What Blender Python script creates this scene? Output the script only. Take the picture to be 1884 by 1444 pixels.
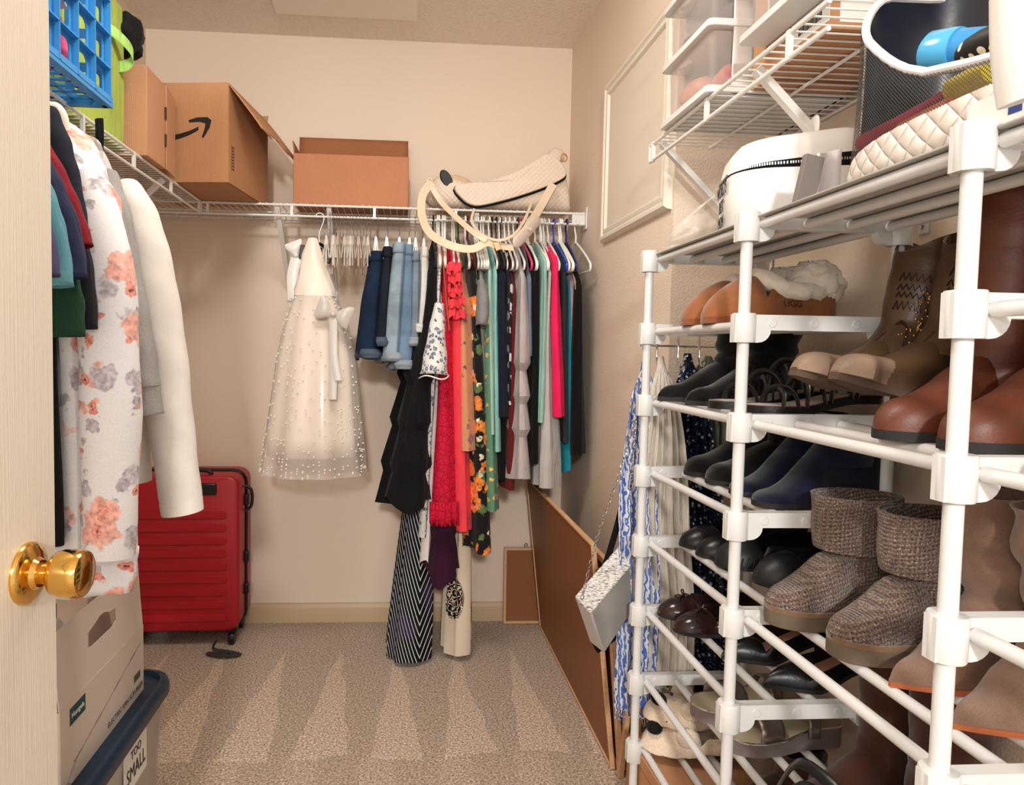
import bpy, bmesh, math, random
from mathutils import Vector, Matrix, noise as mnoise
sc = bpy.context.scene
for o in list(bpy.data.objects): bpy.data.objects.remove(o)
COL = sc.collection
PI = math.pi
rnd = random.Random(7)

# ------------------------------------------------------------------ camera
FPX, CX, CY = 1265.0, 823.62, 707.08
YAW, PITCH, ROLL = math.radians(3.8175), math.radians(2.9302), math.radians(1.0011)
CAMP = Vector((0, 0, 1.17237))
fw = Vector((math.sin(YAW)*math.cos(PITCH), math.cos(YAW)*math.cos(PITCH), -math.sin(PITCH)))
rt = Vector((math.cos(YAW), -math.sin(YAW), 0)); upv = rt.cross(fw)
cr, sr = math.cos(ROLL), math.sin(ROLL)
rx_, ux_ = rt*cr + upv*sr, upv*cr - rt*sr
cd = bpy.data.cameras.new('camera'); cam = bpy.data.objects.new('camera', cd); COL.objects.link(cam)
cd.sensor_width = 36; cd.lens = FPX/1884*36
cd.shift_x = (942-CX)/1884; cd.shift_y = (CY-722)/1884
cd.clip_start = .02; cd.clip_end = 50
m4 = Matrix((rx_, ux_, -fw)).transposed().to_4x4(); m4.translation = CAMP
cam.matrix_world = m4
sc.camera = cam
def at(u, v, X=None, Y=None, Z=None):
    """point of the room seen at a place of the photograph, at a known wall/shelf/depth plane"""
    x, y = (u-CX)/FPX, (v-CY)/FPX
    x, y = cr*x+sr*y, -sr*x+cr*y
    d = fw + rt*x - upv*y
    t = X/d.x if X is not None else (Y/d.y if Y is not None else (Z-CAMP.z)/d.z)
    return CAMP + d*t

# ------------------------------------------------------------------ light
w = bpy.data.worlds.new('world'); sc.world = w; w.use_nodes = True
w.node_tree.nodes['Background'].inputs[0].default_value = (1.0, .95, .9, 1)
w.node_tree.nodes['Background'].inputs[1].default_value = 1.05
def lamp(name, kind, loc, power, size, col, rot=None, **kw):
    l = bpy.data.lights.new(name, kind); o = bpy.data.objects.new(name, l); COL.objects.link(o)
    o.location = loc; l.energy = power; l.color = col
    if kind == 'AREA': l.size = size
    else: l.shadow_soft_size = size
    if rot: o.rotation_euler = rot
    for k, x in kw.items(): setattr(l, k, x)
    return o
# key light added high and far behind the camera for even falloff: throws the soft shadows just below the hanging clothes
lamp('key_light', 'POINT', (-.12, -2.3, 2.15), 312, .13, (1, .96, .91))
lamp('camera_flash', 'POINT', (-.05, -.12, 1.42), 9, .06, (1, .97, .94))
lamp('overhead_fill', 'AREA', (-.15, 1.35, 2.425), 17, .55, (1, .94, .86), shape='DISK')  # unseen overhead light, added to brighten the floor
sc.view_settings.view_transform = 'Standard'; sc.view_settings.look = 'None'
sc.view_settings.gamma = 1; sc.view_settings.use_curve_mapping = False
sc.view_settings.exposure = 0.08

# ------------------------------------------------------------------ room measures
XL, XR, YB, ZC = -1.05, .695, 2.915, 2.44
XR2, YJ = .93, 1.757            # the right wall steps back by YJ
H = 1.696; SF = 2.61            # shelf height, front of the back shelf
XLF = -.745                     # front of the left shelf

# ------------------------------------------------------------------ material helpers
def S(r, g, b):
    f = lambda c: ((c/255+.055)/1.055)**2.4 if c > 10 else c/255/12.92
    return (f(r), f(g), f(b), 1)
MC = {}
class NT:
    def __init__(s, name):
        s.m = bpy.data.materials.new(name); s.m.use_nodes = True; s.t = s.m.node_tree
        s.p = s.t.nodes['Principled BSDF']; s.out = s.t.nodes['Material Output']; s._co = None
    def n(s, ty, props=None, **inp):
        nd = s.t.nodes.new(ty)
        for k, x in (props or {}).items(): setattr(nd, k, x)
        for k, x in inp.items():
            k = int(k[1:]) if k[0] == '_' and k[1:].isdigit() else k.replace('_', ' ')
            s.set(nd.inputs[k], x)
        return nd
    def set(s, sock, x):
        if isinstance(x, bpy.types.NodeSocket): s.t.links.new(x, sock)
        else: sock.default_value = x
    @property
    def co(s):
        if not s._co: s._co = s.n('ShaderNodeTexCoord').outputs['Object']
        return s._co
    def map(s, scale=(1,1,1), loc=(0,0,0), rot=(0,0,0), src=None):
        return s.n('ShaderNodeMapping', None, Vector=src or s.co, Location=loc, Rotation=rot, Scale=scale).outputs[0]
    def noise(s, scale, detail=3, src=None, rough=.55, dist=0):
        return s.n('ShaderNodeTexNoise', None, Vector=src or s.co, Scale=scale, Detail=detail, Roughness=rough, Distortion=dist).outputs['Fac']
    def vor(s, scale, src=None, feat='F1', out='Distance', rnd_=1.0):
        return s.n('ShaderNodeTexVoronoi', {'feature': feat}, Vector=src or s.co, Scale=scale, Randomness=rnd_).outputs[out]
    def wave(s, scale, dist=0, src=None, prof='SIN', dirn='X', dscale=1.0):
        return s.n('ShaderNodeTexWave', {'wave_profile': prof, 'bands_direction': dirn}, Vector=src or s.co, Scale=scale, Distortion=dist, Detail_Scale=dscale).outputs['Fac']
    def ramp(s, fac, stops, interp='LINEAR'):
        r = s.n('ShaderNodeValToRGB', None, Fac=fac); e = r.color_ramp; e.interpolation = interp
        while len(e.elements) > 1: e.elements.remove(e.elements[-1])
        e.elements[0].position = stops[0][0]; e.elements[0].color = stops[0][1] if isinstance(stops[0][1], tuple) else (stops[0][1],)*3+(1,)
        for p, c in stops[1:]:
            k = e.elements.new(p); k.color = c if isinstance(c, tuple) else (c, c, c, 1)
        return r.outputs['Color']
    def mix(s, fac, a, b, mode='MIX'):
        nd = s.n('ShaderNodeMix', {'data_type': 'RGBA', 'blend_type': mode})
        s.set(nd.inputs[0], fac); s.set(nd.inputs[6], a); s.set(nd.inputs[7], b)
        return nd.outputs[2]
    def math(s, op, a, b=0.0, c=0.0):
        nd = s.n('ShaderNodeMath', {'operation': op})
        s.set(nd.inputs[0], a); s.set(nd.inputs[1], b); s.set(nd.inputs[2], c)
        return nd.outputs[0]
    def sep(s, src=None):
        return s.n('ShaderNodeSeparateXYZ', None, Vector=src or s.co).outputs
    def bump(s, h, strength=.3, dist=.002, base=None):
        nd = s.n('ShaderNodeBump', None, Height=h, Strength=strength, Distance=dist)
        if base: s.t.links.new(base, nd.inputs['Normal'])
        s.t.links.new(nd.outputs[0], s.p.inputs['Normal']); return nd.outputs[0]
    def fin(s, col=None, rough=.6, metal=0, spec=.5, sheen=0, coat=0, alpha=None, sss=0):
        if col is not None: s.set(s.p.inputs['Base Color'], col)
        s.set(s.p.inputs['Roughness'], rough); s.set(s.p.inputs['Metallic'], metal)
        s.p.inputs['Specular IOR Level'].default_value = spec
        if sheen: s.p.inputs['Sheen Weight'].default_value = sheen
        if coat: s.p.inputs['Coat Weight'].default_value = coat; s.p.inputs['Coat Roughness'].default_value = .1
        if alpha is not None: s.set(s.p.inputs['Alpha'], alpha)
        return s.m
def mat(name, col, rough=.6, metal=0, spec=.5, bump=None, var=None, sheen=0, coat=0, alpha=None):
    if name in MC: return MC[name]
    t = NT(name); c = col
    if var:
        sc_, amt = var
        k = t.ramp(t.noise(sc_, 4), [(.25, 1-amt), (.75, 1+amt)])
        c = t.mix(1.0, col, k, 'MULTIPLY')
    if bump: t.bump(t.noise(bump[0], 3), bump[1], bump[2] if len(bump) > 2 else .002)
    MC[name] = t.fin(c, rough, metal, spec, sheen, coat, alpha); return MC[name]
def fabric(name, col, rough=.88, scale=700, amt=.12, big=.12):
    """woven cloth: fine weave, soft tonal drift, no gloss"""
    if name in MC: return MC[name]
    t = NT(name)
    k = t.ramp(t.noise(scale, 2), [(.2, 1-amt), (.8, 1+amt)])
    k2 = t.ramp(t.noise(9, 3), [(.2, 1-big), (.8, 1+big)])
    c = t.mix(1.0, t.mix(1.0, col, k, 'MULTIPLY'), k2, 'MULTIPLY')
    b0 = t.bump(t.noise(5, 3, src=t.map((9, 9, 1.6)), dist=.6), .55, .012)
    t.bump(t.noise(scale*.7, 2), .25, .0008, b0)
    MC[name] = t.fin(c, rough, 0, .2, .05); return MC[name]

# ------------------------------------------------------------------ mesh helpers
def lerp(a, b, t): return a+(b-a)*t
def smooth(t): t = max(0, min(1, t)); return t*t*(3-2*t)
class MB:
    def __init__(s): s.v = []; s.f = []
    def add(s, v, f):
        k = len(s.v); s.v += [tuple(p) for p in v]; s.f += [tuple(i+k for i in q) for q in f]; return s
    def box(s, c, d, rot=None, taper=1.0):
        x, y, z = (q/2 for q in d); v = []
        for sz in (-1, 1):
            k = taper if sz < 0 else 1
            for sx, sy in ((-1,-1),(1,-1),(1,1),(-1,1)): v.append(Vector((sx*x*k, sy*y*k, sz*z)))
        if rot is not None: v = [rot @ p for p in v]
        c = Vector(c)
        return s.add([p+c for p in v], [(3,2,1,0),(4,5,6,7),(0,1,5,4),(1,2,6,5),(2,3,7,6),(3,0,4,7)])
    def bar(s, a, b, w, t, up=(0,0,1)):
        """flat strip w wide, t thick from a to b"""
        a, b = Vector(a), Vector(b); d = (b-a).normalized(); sx = d.cross(Vector(up))
        if sx.length < 1e-4: sx = d.cross(Vector((1,0,0)))
        sx.normalize(); n = sx.cross(d).normalized()
        v = [p + sx*i*w/2 + n*j*t/2 for p in (a, b) for i, j in ((-1,-1),(1,-1),(1,1),(-1,1))]
        return s.add(v, [(3,2,1,0),(4,5,6,7),(0,1,5,4),(1,2,6,5),(2,3,7,6),(3,0,4,7)])
    def loft(s, rings, cap0=True, cap1=True, closed=True, loop=False):
        n = len(rings[0]); v = [p for r in rings for p in r]; f = []
        R = len(rings)
        for i in range(R if loop else R-1):
            j = (i+1) % R
            for k in range(n if closed else n-1):
                l = (k+1) % n; f.append((i*n+k, i*n+l, j*n+l, j*n+k))
        if cap0 and not loop: f.append(tuple(reversed(range(n))))
        if cap1 and not loop: f.append(tuple(range((R-1)*n, R*n)))
        return s.add(v, f)
    def tube(s, path, r, n=8, closed=False, cap=True, flat=None):
        P = [Vector(p) for p in path]; rings = []; N = len(P); up = None
        for i, p in enumerate(P):
            if closed: d = P[(i+1) % N]-P[i-1]
            else: d = P[min(i+1, N-1)]-P[max(i-1, 0)]
            if d.length < 1e-9: d = Vector((0,0,1))
            d.normalize()
            if up is None:
                up = Vector((0,0,1)) if abs(d.z) < .9 else Vector((1,0,0))
            a = up - d*up.dot(d)
            if a.length < 1e-5: a = d.orthogonal()
            a.normalize(); up = a; b = d.cross(a)
            q = r[i] if isinstance(r, (list, tuple)) else r
            fa, fb = (flat if flat else (1, 1))
            rings.append([p + a*(math.cos(2*PI*k/n)*q*fa) + b*(math.sin(2*PI*k/n)*q*fb) for k in range(n)])
        return s.loft(rings, cap and not closed, cap and not closed, True, closed)
    def lathe(s, prof, n=24, axis='Z', c=(0,0,0)):
        """prof: (radius, height) along the axis"""
        c = Vector(c); rings = []
        for r, h in prof:
            ring = []
            for k in range(n):
                a = 2*PI*k/n; x, y = math.cos(a)*r, math.sin(a)*r
                ring.append(c + (Vector((x, y, h)) if axis == 'Z' else Vector((h, x, y)) if axis == 'X' else Vector((y, h, x))))
            rings.append(ring)
        return s.loft(rings)
    def prism(s, poly, d, o=(0,0,0), ax=(1,0,0), ay=(0,0,1)):
        """flat outline poly extruded by d along ax x ay, both ends capped"""
        o, ax, ay = Vector(o), Vector(ax), Vector(ay); n = ax.cross(ay).normalized()
        a = [o+ax*x+ay*y for x, y in poly]; b = [p+n*d for p in a]
        return s.loft([a, b])
    def grid(s, nu, nv, fn, closed_u=False):
        v = [fn(i/(nu-1) if not closed_u else i/nu, j/(nv-1)) for j in range(nv) for i in range(nu)]; f = []
        for j in range(nv-1):
            for i in range(nu if closed_u else nu-1):
                l = (i+1) % nu; f.append((j*nu+i, j*nu+l, (j+1)*nu+l, (j+1)*nu+i))
        return s.add(v, f)
    def ball(s, c, r, n=12, m=8, sx=1, sy=1, sz=1):
        c = Vector(c); rings = []
        for j in range(1, m):
            t = PI*j/m; rings.append([c+Vector((r*sx*math.sin(t)*math.cos(2*PI*k/n), r*sy*math.sin(t)*math.sin(2*PI*k/n), r*sz*math.cos(t))) for k in range(n)])
        return s.loft(list(reversed(rings)))
    def mesh(s, name, m=None, smooth_=True, ang=40):
        me = bpy.data.meshes.new(name); me.from_pydata(s.v, [], s.f); me.update()
        bm = bmesh.new(); bm.from_mesh(me); bmesh.ops.recalc_face_normals(bm, faces=bm.faces); bm.to_mesh(me); bm.free()
        if smooth_:
            me.polygons.foreach_set('use_smooth', [True]*len(me.polygons)); me.set_sharp_from_angle(angle=math.radians(ang))
        if m: me.materials.append(m)
        return me
    def build(s, name, m, parent=None, solid=0, bevel=0, sub=0, loc=None, rot=None, smooth_=True, ang=40, off=-1):
        o = bpy.data.objects.new(name, s.mesh(name, m, smooth_, ang)); COL.objects.link(o)
        if parent: o.parent = parent
        if solid: q = o.modifiers.new('solid', 'SOLIDIFY'); q.thickness = solid; q.offset = off
        if bevel: q = o.modifiers.new('bevel', 'BEVEL'); q.width = bevel; q.segments = 2; q.limit_method = 'ANGLE'; q.angle_limit = math.radians(35)
        if sub: q = o.modifiers.new('sub', 'SUBSURF'); q.levels = sub; q.render_levels = sub
        if loc is not None: o.location = loc
        if rot is not None: o.rotation_euler = rot
        return o
def tag(o, label, cat, group=None):
    o['label'] = label; o['category'] = cat
    if group: o['group'] = group
    return o
def struct(o): o['kind'] = 'structure'; return o
def thing(name, label, cat, loc=(0,0,0), rot=(0,0,0), group=None):
    o = bpy.data.objects.new(name, None); COL.objects.link(o); o.empty_display_size = .05
    o.location = loc; o.rotation_euler = rot; return tag(o, label, cat, group)
def link_copy(o, parent=None, label=None, loc=None, rot=None):
    c = o.copy(); COL.objects.link(c)
    if parent: c.parent = parent
    if label: c['label'] = label
    if loc is not None: c.location = loc
    if rot is not None: c.rotation_euler = rot
    for ch in list(o.children): link_copy(ch, c)
    return c
def inst(src, parent, loc=(0,0,0), rot=(0,0,0), name=None, scale=None):
    """another part that shares src's mesh"""
    c = bpy.data.objects.new(name or src.name.split('.')[0], src.data if hasattr(src, 'data') else src); COL.objects.link(c)
    c.parent = parent; c.location = loc; c.rotation_euler = rot
    if scale: c.scale = scale
    return c
def text_mesh(txt, size, m, extrude=.0003, font_scale_x=1.0):
    c = bpy.data.curves.new('t', 'FONT'); c.body = txt; c.size = size; c.extrude = extrude; c.align_x = 'CENTER'; c.align_y = 'CENTER'; c.resolution_u = 3
    o = bpy.data.objects.new('t', c); COL.objects.link(o); dg = bpy.context.evaluated_depsgraph_get(); dg.update()
    me = bpy.data.meshes.new_from_object(o.evaluated_get(dg)); bpy.data.objects.remove(o)
    if font_scale_x != 1: me.transform(Matrix.Scale(font_scale_x, 4, (1,0,0)))
    me.materials.clear(); me.materials.append(m); return me
def put_text(txt, size, m, parent, name, loc, right, up, fx=1.0):
    """flat lettering: right = reading direction, up = top of the letters"""
    me = text_mesh(txt, size, m, font_scale_x=fx); o = bpy.data.objects.new(name, me); COL.objects.link(o); o.parent = parent
    r, u = Vector(right).normalized(), Vector(up).normalized(); n = r.cross(u).normalized(); u = n.cross(r)
    M = Matrix((r, u, n)).transposed().to_4x4(); M.translation = Vector(loc); o.matrix_local = M; return o
def ctrl(pts, t):
    """piecewise smooth interpolation of control rows [(t, a, b, ...)]"""
    if t <= pts[0][0]: return pts[0][1:]
    for a, b in zip(pts, pts[1:]):
        if t <= b[0]:
            k = (t-a[0])/(b[0]-a[0]); k = k*.5+smooth(k)*.5
            return tuple(lerp(x, y, k) for x, y in zip(a[1:], b[1:]))
    return pts[-1][1:]
def spline(pts, n=8, closed=False):
    P = [Vector(p) for p in pts]; N = len(P); out = []
    for i in range(N if closed else N-1):
        p0, p1, p2, p3 = (P[(i-1) % N] if closed or i else P[0]), P[i], P[(i+1) % N], (P[(i+2) % N] if closed or i+2 < N else P[-1])
        for k in range(n):
            t = k/n; out.append(.5*((2*p1)+(p2-p0)*t+(2*p0-5*p1+4*p2-p3)*t*t+(3*p1-p0-3*p2+p3)*t**3))
    if not closed: out.append(P[-1])
    return out

# ------------------------------------------------------------------ shared materials
def wall_mat(name, col, bs=.12):
    t = NT(name); n1 = t.noise(190, 3); k = t.ramp(t.noise(1.3, 2), [(.3, .97), (.7, 1.03)])
    t.bump(n1, bs, .004); return t.fin(t.mix(1.0, col, k, 'MULTIPLY'), .75, 0, .3)
WALL = wall_mat('wall_paint', S(234, 216, 197), .22)
WALLR = wall_mat('wall_paint_textured', S(234, 216, 197), .42)
def ceil_mat():
    t = NT('popcorn_ceiling'); v = t.vor(75); n = t.noise(140, 4)
    h = t.mix(.5, t.ramp(v, [(.0, 1.0), (.5, 0.0)]), n)
    t.bump(h, .9, .006); return t.fin(S(246, 234, 220), .9, 0, .2)
CEIL = ceil_mat()
TRIMW = mat('trim_white', S(232, 224, 208), .45)
BASEB = mat('baseboard_cream', S(200, 174, 138), .45)
WHITE = mat('white_plastic', S(222, 222, 220), .32)
WIRE = mat('white_vinyl_wire', S(232, 230, 226), .35)
CHROME = mat('chrome', S(225, 225, 228), .16, 1)
STEEL = mat('hook_steel', S(190, 190, 192), .25, 1)
BLACK = mat('black_plastic', S(22, 22, 24), .4)
BLACKF = fabric('black_cloth', S(12, 12, 14))
def card_mat(name, col):
    t = NT(name); k = t.ramp(t.noise(220, 3), [(.2, .92), (.8, 1.06)]); g = t.ramp(t.noise(6, 3), [(.3, .95), (.7, 1.05)])
    c = t.mix(1.0, t.mix(1.0, col, k, 'MULTIPLY'), g, 'MULTIPLY')
    t.bump(t.wave(55, .4), .12, .0015); return t.fin(c, .8, 0, .2)
CARD = card_mat('cardboard', S(188, 138, 100)); CARDL = card_mat('cardboard_light', S(200, 150, 116)); CARDD = card_mat('cardboard_inner', S(160, 106, 72))
def clear_mat(name, tint, a):
    t = NT(name); g = t.n('ShaderNodeBsdfTransparent', None, Color=tint); mx = t.n('ShaderNodeMixShader', None, Fac=a)
    t.fin(S(235, 228, 222), .18, 0, .6); t.t.links.new(g.outputs[0], mx.inputs[1]); t.t.links.new(t.p.outputs[0], mx.inputs[2]); t.t.links.new(mx.outputs[0], t.out.inputs[0]); return t.m
CLEAR = clear_mat('clear_plastic', (.96, .94, .93, 1), .17)
CLEARH = clear_mat('clear_hanger_plastic', (.93, .86, .76, 1), .34)
FROST = clear_mat('frosted_tub_plastic', (.88, .86, .82, 1), .5)
FILM = clear_mat('thin_plastic_film', (.98, .97, .95, 1), .24)
TULLE = clear_mat('tulle', (.98, .96, .93, 1), .32)
# ================================================================== the room
def slab(name, c, d, m): return struct(MB().box(c, d).build(name, m, smooth_=False))
def carpet_mat():
    t = NT('carpet'); n1 = t.noise(150, 3, rough=.75); n2 = t.noise(60, 2)
    c = t.ramp(n1, [(.33, S(118, 97, 80)), (.5, S(194, 171, 149)), (.66, S(248, 230, 210))])
    xyz = t.sep(); x, y = xyz[0], xyz[1]
    # nap laid over by vacuum strokes: wedge-shaped lighter strokes fanning from the doorway
    dist = t.math('ADD', x, t.math('MULTIPLY', t.noise(5, 2), .05))
    fr = t.math('FRACT', t.math('MULTIPLY', t.math('ADD', dist, 3.02), 4.6))
    tri = t.math('SUBTRACT', 1.0, t.math('MULTIPLY', t.math('ABSOLUTE', t.math('SUBTRACT', fr, .5)), 2.0))
    yy = t.math('DIVIDE', t.math('SUBTRACT', 2.62, y), .95)
    wedge = t.math('GREATER_THAN', t.math('ADD', t.math('MULTIPLY', yy, .95), t.math('MULTIPLY', t.noise(60, 2), .08)), t.math('ADD', tri, .02))
    lim = t.math('MULTIPLY', wedge, t.math('LESS_THAN', y, 2.63))
    row2 = t.math('GREATER_THAN', t.math('ADD', y, t.math('MULTIPLY', t.noise(4, 2), .12)), 1.98)
    lim = t.math('MULTIPLY', lim, row2)
    near = t.math('MULTIPLY', t.math('LESS_THAN', y, 1.93), t.math('GREATER_THAN', fr, .55))
    lay = t.math('ADD', t.math('MULTIPLY', lim, .26), t.math('MULTIPLY', near, .10))
    k = t.math('ADD', .90, lay)
    kk = t.n('ShaderNodeCombineXYZ', None, X=k, Y=k, Z=k).outputs[0]
    c = t.mix(1.0, c, kk, 'MULTIPLY')
    t.bump(t.mix(.4, n1, n2), 1.0, .009); return t.fin(c, .97, 0, .1, .2)
slab('floor', (0, .7, -.05), (3.6, 4.45, .1), carpet_mat())
slab('ceiling', (0, 1.1, ZC+.05), (3.6, 3.7, .1), CEIL)
slab('wall_back', (0, YB+.05, ZC/2), (3.6, .1, ZC), WALL)
slab('wall_left', (XL-.05, 1.45, ZC/2), (.1, 2.93, ZC), WALL)
slab('wall_right', ((XR+1.2)/2, (YJ+YB)/2, ZC/2), (1.2-XR, YB-YJ, ZC), WALLR)
slab('wall_side', (XR2+.135, .87, ZC/2), (.27, 2*(YJ-.87)-.002, ZC), WALLR)
def board(name, a, b, m=BASEB, h=.082, t=.013):
    a, b = Vector(a), Vector(b); d = (b-a).normalized(); n = Vector((-d.y, d.x, 0)); mb = MB()
    prof = [(0, 0), (t, 0), (t, h*.72), (t*.75, h*.86), (t*.35, h*.97), (0, h)]
    mb.loft([[p+n*x+Vector((0, 0, z)) for x, z in prof] for p in (a, b)]); return struct(mb.build(name, m, ang=30))
board('baseboard_back', (XR, YB, 0), (XL, YB, 0)); board('baseboard_left', (XL, YB, 0), (XL, .1, 0)); board('baseboard_right', (XR, YJ, 0), (XR, YB, 0))
struct(MB().box((-.228, 2.43, ZC-.004), (.535, .57, .012)).build('ceiling_hatch', mat('hatch_paint', S(252, 242, 230), .7, bump=(260, .15)), bevel=.003))

# access panel with a moulded frame on the right wall
ap = struct(bpy.data.objects.new('trim_1', None)); COL.objects.link(ap); ap.location = (XR, 2.07, 1.815)
hw, hh = .30, .268
MB().box((-.004, 0, 0), (.008, 2*hw-.06, 2*hh-.06)).build('access_panel', mat('panel_paint', S(228, 216, 198), .6), ap)
def mould(a, b, name='frame_moulding'):
    a, b = Vector(a), Vector(b); d = (b-a).normalized(); n = Vector((1, 0, 0)).cross(d) * -1
    prof = [(0, 0), (-.012, .002), (-.019, .010), (-.019, .020), (-.013, .026), (-.016, .034), (-.016, .042), (-.006, .050), (0, .052)]
    rings = []
    for p, s_ in ((a, 1), (b, -1)): rings.append([p+Vector((x, 0, 0))+n*q+d*(q*s_) for x, q in prof])
    MB().loft(rings).build(name, TRIMW, ap, ang=35)
c4 = [(0, -hw, -hh), (0, hw, -hh), (0, hw, hh), (0, -hw, hh)]
for i in range(4): mould(c4[(i+1) % 4], c4[i])

# door standing open along the left, its knob towards the aisle
def door_mat():
    t = NT('door_paint_grain'); g = t.noise(9, 6, src=t.map((34, 34, .55)), rough=.7)
    t.bump(g, .55, .0022); return t.fin(S(232, 222, 204), .42, 0, .45)
DOORM = door_mat()
DX, DY = -.41, .838
dang = math.radians(2.0)
door = struct(bpy.data.objects.new('door_1', None)); COL.objects.link(door); door.location = (DX, DY, 0); door.rotation_euler = (0, 0, -dang)
T = .035
mb = MB()
for y0, y1, z0, z1 in ((-.115, 0, .012, 2.03), (-.76, -.645, .012, 2.03), (-.645, -.115, .012, .25), (-.645, -.115, .745, .985), (-.645, -.115, 1.62, 1.74), (-.645, -.115, 1.93, 2.03), (-.44, -.33, .25, .745), (-.44, -.33, .985, 1.62), (-.44, -.33, 1.74, 1.93)):
    mb.box((-T/2, (y0+y1)/2, (z0+z1)/2), (T, y1-y0, z1-z0))
mb.build('door_leaf', DOORM, door, smooth_=False)
for y0, y1 in ((-.33, -.115), (-.645, -.44)):
    for z0, z1 in ((.25, .745), (.985, 1.62), (1.74, 1.93)):
        p = MB(); e = .03; q = .045
        v = []
        for ins, dx in ((0, -.001), (.012, -.010), (e, -.012), (q, -.004)):
            v.append([(dx, y0+ins, z0+ins), (dx, y1-ins, z0+ins), (dx, y1-ins, z1-ins), (dx, y0+ins, z1-ins)])
        p.loft(v, False, True); p.box((-T+.008, (y0+y1)/2, (z0+z1)/2), (.012, y1-y0, z1-z0)); p.build('door_panel', DOORM, door, ang=15)
BRASS = mat('polished_brass', S(226, 178, 96), .13, 1)
kn = bpy.data.objects.new('door_knob', None); COL.objects.link(kn); kn.parent = door; kn.location = (0, -.058, .916); kn['label'] = 'polished brass round knob'
MB().lathe([(.0345, 0), (.0345, .003), (.032, .006), (.026, .0085), (.018, .011), (.015, .016), (.0, .016)], 40, 'X').build('rosette', BRASS, kn)
MB().lathe([(.0125, .008), (.0115, .018), (.013, .025), (.0185, .028), (.0235, .032), (.0262, .040), (.0268, .052), (.0258, .061), (.0245, .0635), (.0235, .0632), (.021, .0645), (.008, .066), (0, .066)], 40, 'X').build('knob', BRASS, kn)

# ================================================================== wire shelves
def wire_shelf(label, origin, along, into, L, dep, brackets, endcap=None, straps=None, lip=.040):
    """origin = front end of the shelf, along = direction of its length, into = towards the wall"""
    o = Vector(origin); A = Vector(along); I = Vector(into); r = thing('wire_shelf', label, 'shelf', o)
    Zv = Vector((0, 0, 1)); n = int(L/.0254)
    w0 = MB().tube([I*0+Zv*.0045, I*.02+Zv*.0045, I*dep+Zv*.0045], .0019, 6).mesh('wire', WIRE)
    for k in range(n+1): inst(w0, r, A*(.006+k*(L-.012)/n), name='wire')
    MB().tube([A*0, A*L], .0042, 8).build('front_rail', WIRE, r)
    MB().tube([A*0-Zv*lip, A*L-Zv*lip], .0042, 8).build('lip_rail', WIRE, r)
    MB().tube([I*dep*.5, A*L+I*dep*.5], .0035, 8).build('middle_rail', WIRE, r)
    MB().tube([I*(dep-.006), A*L+I*(dep-.006)], .0035, 8).build('back_rail', WIRE, r)
    for s in (straps if straps is not None else [x*.305+.02 for x in range(int(L/.305)+1)]):
        MB().box(A*s-Zv*lip/2, (abs(A.x)*.010+abs(A.y)*.004+abs(I.x)*.004, abs(A.y)*.010+abs(A.x)*.004, lip+.008)).build('lip_strap', WIRE, r)
    for s in brackets:
        b = MB().bar(A*s-Zv*.006+I*.012, A*s+I*(dep-.004)-Zv*.285, .018, .014, up=I.cross(A).cross(A))
        b.bar(A*s+I*(dep-.003)-Zv*.27, A*s+I*(dep-.003)-Zv*.335, .018, .004, up=I); b.build('support_bracket', WIRE, r, bevel=.001)
    for s in [x*.3+.12 for x in range(int(L/.3))]:
        MB().box(A*s+I*(dep-.008)+Zv*.002, (.018, .018, .018)).build('wall_clip', WHITE, r, bevel=.003)
    return r
back = wire_shelf('long white wire shelf across the back wall above the row of clothes', (XL+.004, SF, H), (1, 0, 0), (0, 1, 0), XR-XL-.012, YB-SF-.003, [.575, .765, 1.32])
mb = MB().box((XR-XL-.008, .01, -.018), (.006, .05, .082)); mb.box((XR-XL-.036, .006, -.020), (.05, .012, .050)); mb.build('end_bracket', WHITE, back, bevel=.002)
left = wire_shelf('white wire shelf along the left wall carrying the blue crate', (XLF, SF-.004, H), (0, -1, 0), (-1, 0, 0), 1.72, XLF-XL-.003, [.36, 1.25])
MB().tube([(0, 0, 0), (0, 0, -.04)], .0042, 8).build('corner_post', WIRE, left)
right = wire_shelf('white wire shelf high on the right wall carrying plastic drawers', (.622, 1.738, H), (0, -1, 0), (1, 0, 0), .735, XR2-.622-.003, [.045, .50])
MB().tube([(0, 0, 0), (0, 0, -.04)], .0042, 8).build('corner_post', WIRE, right)
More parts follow.
